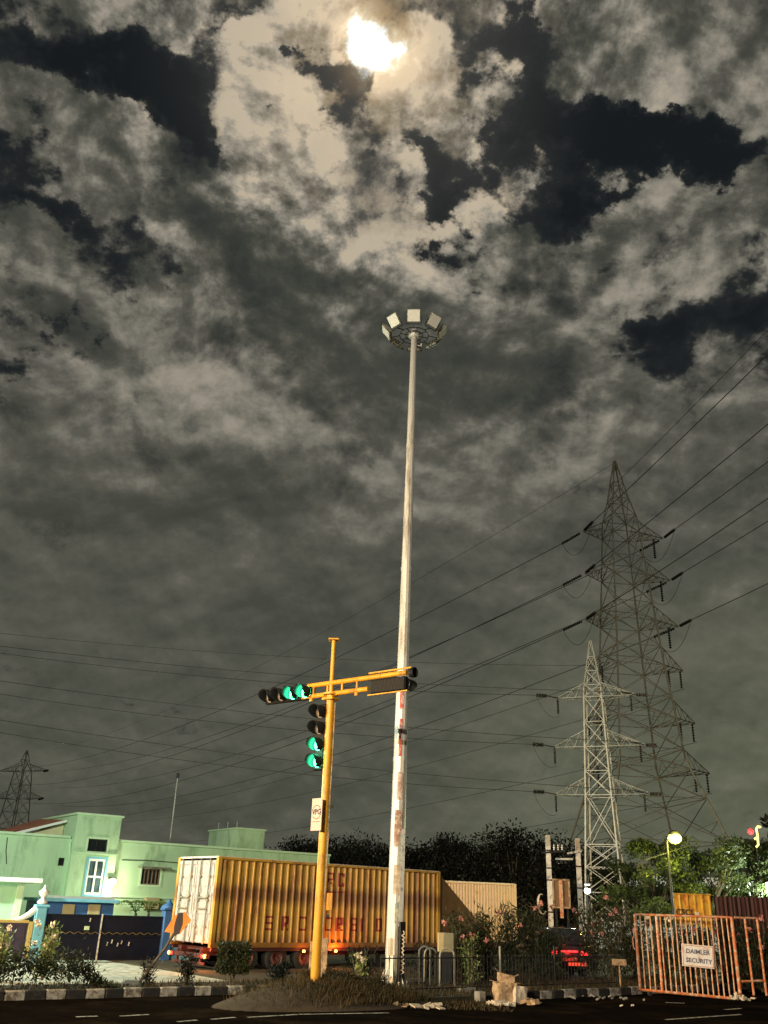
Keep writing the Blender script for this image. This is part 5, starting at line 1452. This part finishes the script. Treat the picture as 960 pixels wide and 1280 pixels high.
# ================================================================ plants
def cluster(n, c, r, rng, flat=1.0):
    out = []
    for _ in range(n):
        v = Vector((rng.gauss(0, 1), rng.gauss(0, 1), rng.gauss(0, 1))).normalized() * (rng.random() ** .45) * .78
        v.z *= flat
        out.append(Vector(c) + v * r)
    return out
def tree(name, label, X, Y, H, cr, mleaf, nleaf=5000, size=.28, seed=1, trunk_h=.35, group='trees', base=.1, clumps=22, flat=.7, tr=.16, lean=0):
    rng = random.Random(seed)
    t = thing(name, label, 'tree', (X, Y, base), 0, group)
    q = MB(); th = H * trunk_h; tip = Vector((lean, 0, th))
    q.tube([(0, 0, 0), (lean * .4 + rng.uniform(-.1, .1), 0, th * .5), tip], [tr * 1.2, tr, tr * .8], 8)
    cl = []
    for k in range(clumps):
        a = rng.uniform(0, 2 * PI); rr = cr * math.sqrt(rng.uniform(.03, 1)); zz_ = rng.uniform(.32, 1.0)
        env = math.sqrt(max(.06, 1 - ((zz_ - .55) / .5) ** 2))
        c = Vector((lean + rr * env * math.cos(a), rr * env * math.sin(a), H * zz_ * .96))
        cl.append((c, cr * rng.uniform(.22, .42)))
        mid = tip.lerp(c, .5) + Vector((rng.uniform(-.2, .2), rng.uniform(-.2, .2), -.15))
        q.tube([tip * rng.uniform(.75, 1), mid, c], [tr * .45, tr * .28, tr * .08], 5)
    q.build('trunk', M['bark'], t)
    lv = MB(); per = nleaf // clumps
    for c, r in cl: leaves_mb(lv, cluster(per, c, r * (1.5 if mleaf == M['leaf_dark'] else 1.15), rng, flat), size, 2.0, rng)
    lv.build('crown', mleaf, t)
    return t
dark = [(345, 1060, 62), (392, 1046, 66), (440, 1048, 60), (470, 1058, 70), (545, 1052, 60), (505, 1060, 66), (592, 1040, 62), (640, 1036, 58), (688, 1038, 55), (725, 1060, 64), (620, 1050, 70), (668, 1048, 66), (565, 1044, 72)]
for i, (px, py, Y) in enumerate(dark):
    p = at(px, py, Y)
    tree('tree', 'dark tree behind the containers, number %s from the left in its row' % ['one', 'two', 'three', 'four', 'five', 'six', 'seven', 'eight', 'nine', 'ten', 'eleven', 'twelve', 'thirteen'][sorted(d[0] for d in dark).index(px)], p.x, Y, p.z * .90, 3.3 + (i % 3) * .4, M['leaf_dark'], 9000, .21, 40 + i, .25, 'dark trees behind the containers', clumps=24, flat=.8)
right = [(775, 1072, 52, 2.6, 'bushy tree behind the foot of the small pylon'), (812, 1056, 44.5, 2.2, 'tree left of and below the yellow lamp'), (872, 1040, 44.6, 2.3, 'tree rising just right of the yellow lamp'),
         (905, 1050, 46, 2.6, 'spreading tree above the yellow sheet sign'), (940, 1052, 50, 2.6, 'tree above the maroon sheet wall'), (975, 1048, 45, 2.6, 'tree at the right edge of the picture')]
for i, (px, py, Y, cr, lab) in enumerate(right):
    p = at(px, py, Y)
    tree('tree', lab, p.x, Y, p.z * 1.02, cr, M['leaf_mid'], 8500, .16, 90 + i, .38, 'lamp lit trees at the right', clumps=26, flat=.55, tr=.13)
p = at(1010, 1020, 26)
tree('tree', 'dark tree at the right edge whose branch tip shows above the beacon', p.x + .25, 26, p.z * 1.12, 1.5, M['leaf_dark'], 2600, .24, 133, .5, 'roadside trees', clumps=16, flat=.4)

def shrub(name, label, X, Y, base, H, R_, mleaf, n, size, seed, group, flowers=0, fm='petal_pink', stems=7, aspect=4.0, box=False):
    rng = random.Random(seed); t = thing(name, label, 'shrub', (X, Y, base), 0, group)
    q = MB(); pts = []
    for k in range(stems):
        a = rng.uniform(0, 2 * PI); rr = R_ * rng.uniform(.15, .85)
        e = Vector((rr * math.cos(a), rr * math.sin(a), H * rng.uniform(.65, 1.0)))
        m1 = Vector((e.x * .35, e.y * .35, e.z * .5))
        q.tube([(e.x * .1, e.y * .1, 0), m1, e], [.022, .016, .006], 5)
        for _ in range(n // stems):
            f = rng.uniform(.12, 1.03); p = m1 * (2 * f) if f < .5 else m1.lerp(e, f * 2 - 1)
            sp = R_ * .28 * (1.1 - .5 * f)
            pts.append(p + Vector((rng.gauss(0, sp), rng.gauss(0, sp), rng.gauss(0, sp * .6))))
    if box:
        pts = [Vector((rng.uniform(-R_, R_), rng.uniform(-R_, R_) * .8, H * (.30 + .70 * rng.random()))) for _ in range(n)]
    pts = [Vector((p.x, p.y, max(.03, p.z))) for p in pts]
    q.build('stem', M['bark'], t)
    leaves_mb(MB(), [], size); lv = MB(); leaves_mb(lv, pts, size, aspect, rng, .8); lv.build('foliage', mleaf, t)
    if flowers:
        for k in range(flowers):
            a = rng.uniform(0, 2 * PI); rr = R_ * rng.uniform(.2, 1.0)
            c = Vector((rr * math.cos(a), -abs(rr * math.sin(a)), H * rng.uniform(.6, 1.06)))
            fl_ = MB(); leaves_mb(fl_, cluster(18, c, .07, rng), .085, 1.3, rng); fl_.build('flower', M[fm], t)
    return t
ole = [(578, 1140, 28.5, 'leafy shrub with pink flowers beside the tan meter box'), (606, 1138, 29, 'dense shrub below the right end of the yellow container'), (636, 1134, 30, 'dark shrub below the pale container'), (664, 1128, 30.5, 'shrub with a pink bloom left of the concrete poles'),
       (684, 1158, 29.5, 'low shrub in front of the left concrete pole'), (738, 1132, 30.5, 'shrub with pink blooms right of the concrete poles'), (764, 1128, 30, 'shrub with pink blooms below the small pylon'), (790, 1140, 31, 'dark shrub just left of the orange barrier'), (712, 1164, 33.5, 'low dark shrub around the parked car')]
for i, (px, py, Y, lab) in enumerate(ole):
    p = at(px, py, Y)
    shrub('flowering_shrub', lab, p.x, Y, .1, p.z - .1, .72, M['leaf_bush'], 1500, .17, 200 + i, 'flowering shrubs behind the railing', 5 if 'pink' in lab else 1, 'petal_pink', 12, 5)
for i, (px, py, Y, lab) in enumerate([(826, 1150, 29.6, 'shrub behind the left end of the orange barrier'), (915, 1150, 29.8, 'shrub with pale blooms behind the right half of the orange barrier'), (945, 1152, 28.8, 'shrub with pale blooms at the right end of the orange barrier'), (856, 1150, 31.5, 'dark shrub behind the yellow sheet sign'), (884, 1152, 31.0, 'dark shrub behind the notice board of the barrier')]):
    p = at(px, py, Y); shrub('flowering_shrub', lab, p.x, Y, .1, p.z - .1, .7, M['leaf_bush'], 1700, .16, 230 + i, 'flowering shrubs behind the barrier', 4, 'petal_pink' if i else 'petal_white', 9, 5)
p = at(590, 1175, 27.2); shrub('flowering_shrub', 'pale leaved low shrub in front of the railing beside the tan meter box', p.x, 27.2, .1, p.z - .05, .40, M['leaf_pale'], 420, .12, 251, 'low shrubs along the right verge', 0, stems=9, aspect=3)
p = at(450, 1195, 23.6); shrub('flowering_shrub', 'pale spindly shrub growing between the signal pole and the mast', p.x, 23.6, .1, p.z - .1, .30, M['leaf_pale'], 260, .10, 252, 'spindly shrubs', 3, 'petal_white', 5, 2.5)
p = at(236, 1190, 23.9); shrub('dark_shrub', 'dark bare stemmed shrub in front of the pale container doors', p.x, 23.9, .1, p.z - .1, .35, M['leaf_dark'], 500, .12, 253, 'dark shrubs on the left verge', 0, stems=9)
p = at(187, 1195, 23.6); shrub('dark_shrub', 'small dark shrub behind the post of the striped arrow board', p.x, 23.6, .1, p.z - .1, .28, M['leaf_dark'], 260, .11, 254, 'dark shrubs on the left verge', 0, stems=8)
p = at(294, 1178, 24.2); shrub('clipped_shrub', 'clipped square topped shrub below the rear end of the yellow container', p.x, 24.2, .1, p.z - .1, .38, M['leaf_bush'], 2600, .08, 255, 'clipped shrubs', 0, stems=6, aspect=2, box=True)
p = at(352, 1200, 25.2); shrub('dark_shrub', 'dark rounded shrub under the middle of the yellow container', p.x, 25.2, .1, p.z - .1, .5, M['leaf_dark'], 900, .10, 256, 'dark shrubs on the left verge', 0, stems=10)
p = at(455, 1180, 26.5); shrub('dark_shrub', 'large dark rounded shrub in front of the container left of the mast', p.x, 26.5, .1, p.z - .1, .62, M['leaf_dark'], 1600, .10, 257, 'dark shrubs on the left verge', 0, stems=12)
p = at(532, 1178, 28.4); shrub('dark_shrub', 'dark rounded shrub behind the hoop stands', p.x, 28.4, .1, p.z - .1, .6, M['leaf_dark'], 1400, .10, 258, 'dark shrubs on the left verge', 0, stems=12)
p = at(64, 1153, 24.5); shrub('flowering_shrub', 'bright lit shrub with white buds in front of the pale blue pillar', p.x, 24.5, .1, p.z - .15, .34, M['leaf_pale'], 520, .13, 259, 'lit flowering shrubs on the left', 7, 'petal_white', 9, 3)
p = at(6, 1158, 24.3); shrub('flowering_shrub', 'bright lit shrub with yellow buds at the left edge in front of the side gate', p.x, 24.3, .1, p.z - .15, .32, M['leaf_pale'], 420, .13, 260, 'lit flowering shrubs on the left', 5, 'petal_white', 8, 3)
for i, (px, py, Y, lab) in enumerate(((384, 1212, 22.3, 'dry brown weed bush just left of the foot of the signal pole'), (418, 1212, 22.6, 'dry brown weed bush just right of the foot of the signal pole'), (436, 1218, 22.4, 'dry brown weed bush on the right slope of the mound'), (470, 1224, 23.0, 'low dry weed bush between the mound and the mast'))):
    p = at(px, py, Y); g = mound_h(p.x, Y); shrub('weed_bush', lab, p.x, Y, g - .03, max(.25, p.z - g), .34, M['leaf_dry'], 900, .075, 300 + i, 'dry weed bushes on the mound', 0, stems=12, aspect=5)
for k, (z, a, w_, h_, c_) in enumerate(((3.4, -120, .22, .9, (.34, .22, .17)), (2.2, -112, .26, .7, (.50, .42, .30)), (1.5, -95, .2, .5, (.36, .42, .38)), (4.6, -108, .16, .7, (.42, .30, .26)), (2.9, -78, .14, .8, (.36, .44, .42)))):  # bill scraps on the mast; the greenish ones paint a reflection
    r_ = .228 - .128 * (z / mtop) + .009; q = MB(); A0 = math.radians(a); dA = w_ / r_ / 3; vs = []
    for j in range(7):
        for i in range(4): vs.append((r_ * math.cos(A0 + dA * i + .03 * mnoise.noise(Vector((j, k, 3)))), r_ * math.sin(A0 + dA * i), z + h_ * j / 6 + (random.uniform(-.05, .05) if j in (0, 6) else 0)))
    q.add(vs, [(j * 4 + i, j * 4 + i + 1, (j + 1) * 4 + i + 1, (j + 1) * 4 + i) for j in range(6) for i in range(3)]); q.build('paper_and_reflection', mat('paper_and_reflection', c_, .9, var=.3, scale=8, dirt=((.6, .55, .45), .5, 8)), hm)
# low hedge at bottom left
hedge = thing('hedge', 'low dark hedge behind the kerb at the bottom left', 'hedge', (kl(-2, .9).x, kl(-2, .9).y, .1), A_SITE)
rng = random.Random(5); pts = []
for _ in range(15000):
    x = rng.uniform(-7, 4.6); hh = 1.12 + .14 * math.sin(x * 2.3) + .1 * math.sin(x * 5.1 + 1) - max(0, x - .6) * .22
    pts.append(Vector((x, rng.gauss(0, .32), abs(rng.gauss(hh * .72, hh * .22)))))
lv = MB(); leaves_mb(lv, pts, .09, 2.2, rng, .6); lv.build('foliage', M['leaf_bush'], hedge)
q = MB()
for k in range(22):
    x = -6.8 + k * .46; q.tube([(x, 0, 0), (x + rng.uniform(-.1, .1), rng.uniform(-.1, .1), .6)], .015, 5)
q.build('stem', M['bark'], hedge)
for i, (px, lab) in enumerate(((170, 'small arching palm behind the blue gate, left one of two'), (186, 'small arching palm behind the blue gate, right one of two'))):
    p = at(px, 1136, 39.5); t = thing('palm', lab, 'palm', (p.x, 39.5, 0), 0, 'small palms in the yard')
    for k in range(9):
        a = k * 2 * PI / 9 + i; fr = MB(); pts = []
        for s in range(9):
            f = s / 8; pts.append(Vector((math.cos(a) * .75 * f, math.sin(a) * .75 * f, p.z - .15 + .45 * math.sin(f * 2.3) )))
        fr.tube(pts, .012, 4)
        lv2 = MB()
        for s in range(1, 9):
            for sd_ in (-1, 1):
                d_ = Vector((-math.sin(a) * sd_, math.cos(a) * sd_, -.3)) * .20
                fr.add([pts[s], pts[s] + d_ * .5 + Vector((math.cos(a), math.sin(a), 0)) * .05, pts[s] + d_, pts[s] + d_ * .5 - Vector((math.cos(a), math.sin(a), 0)) * .03], [(0, 1, 2, 3)])
        fr.build('frond', M['leaf_lime'], t)
    MB().tube([(0, 0, 0), (.02, 0, p.z - .15)], .05, 6).build('trunk', M['bark'], t)

# grass and weeds: uncountable
def grass(name, fn, n, hgt, m_, seed):
    rng = random.Random(seed); mb = MB()
    for _ in range(n):
        x, y, z = fn(rng); a = rng.uniform(0, 2 * PI); h_ = hgt * rng.uniform(.4, 1.3); w_ = .008 + .006 * rng.random()
        lx, ly = rng.gauss(0, .35) * h_, rng.gauss(0, .35) * h_
        mb.add([(x - w_ * math.cos(a), y - w_ * math.sin(a), z), (x + w_ * math.cos(a), y + w_ * math.sin(a), z), (x + lx, y + ly, z + h_)], [(0, 1, 2)])
    return tag(mb.build(name, m_), kind='stuff')
def on_mound(rng):
    while True:
        X = MOUND[0] + rng.gauss(.25, 1.15); Y = MOUND[1] + rng.gauss(.3, .85); h_ = mound_h(X, Y)
        if h_ > .06 and rng.random() < (.55 + .45 * min(1, max(0, (X - MOUND[0] + 1.2) / 1.2))): return X, Y, h_ - .02
grass('weeds', on_mound, 15000, .15, M['leaf_dry'], 3)
def on_verge(rng):
    p = kr(rng.uniform(-6, 9), rng.uniform(.2, 3.5)); return p.x, p.y, .11
grass('weeds', on_verge, 9000, .13, M['leaf_dry'], 4)
def on_left(rng):
    p = kl(rng.uniform(-9, 10), rng.uniform(.2, 1.9)); return p.x, p.y, .12
grass('weeds', on_left, 5000, .10, M['leaf_dry'], 6)
def on_mid(rng):
    X = rng.uniform(-.6, 3.2); Y = rng.uniform(22.0, 26.5); return X, Y, max(-.02, mound_h(X, Y) - .02)
grass('weeds', on_mid, 3500, .09, M['leaf_dry'], 8)
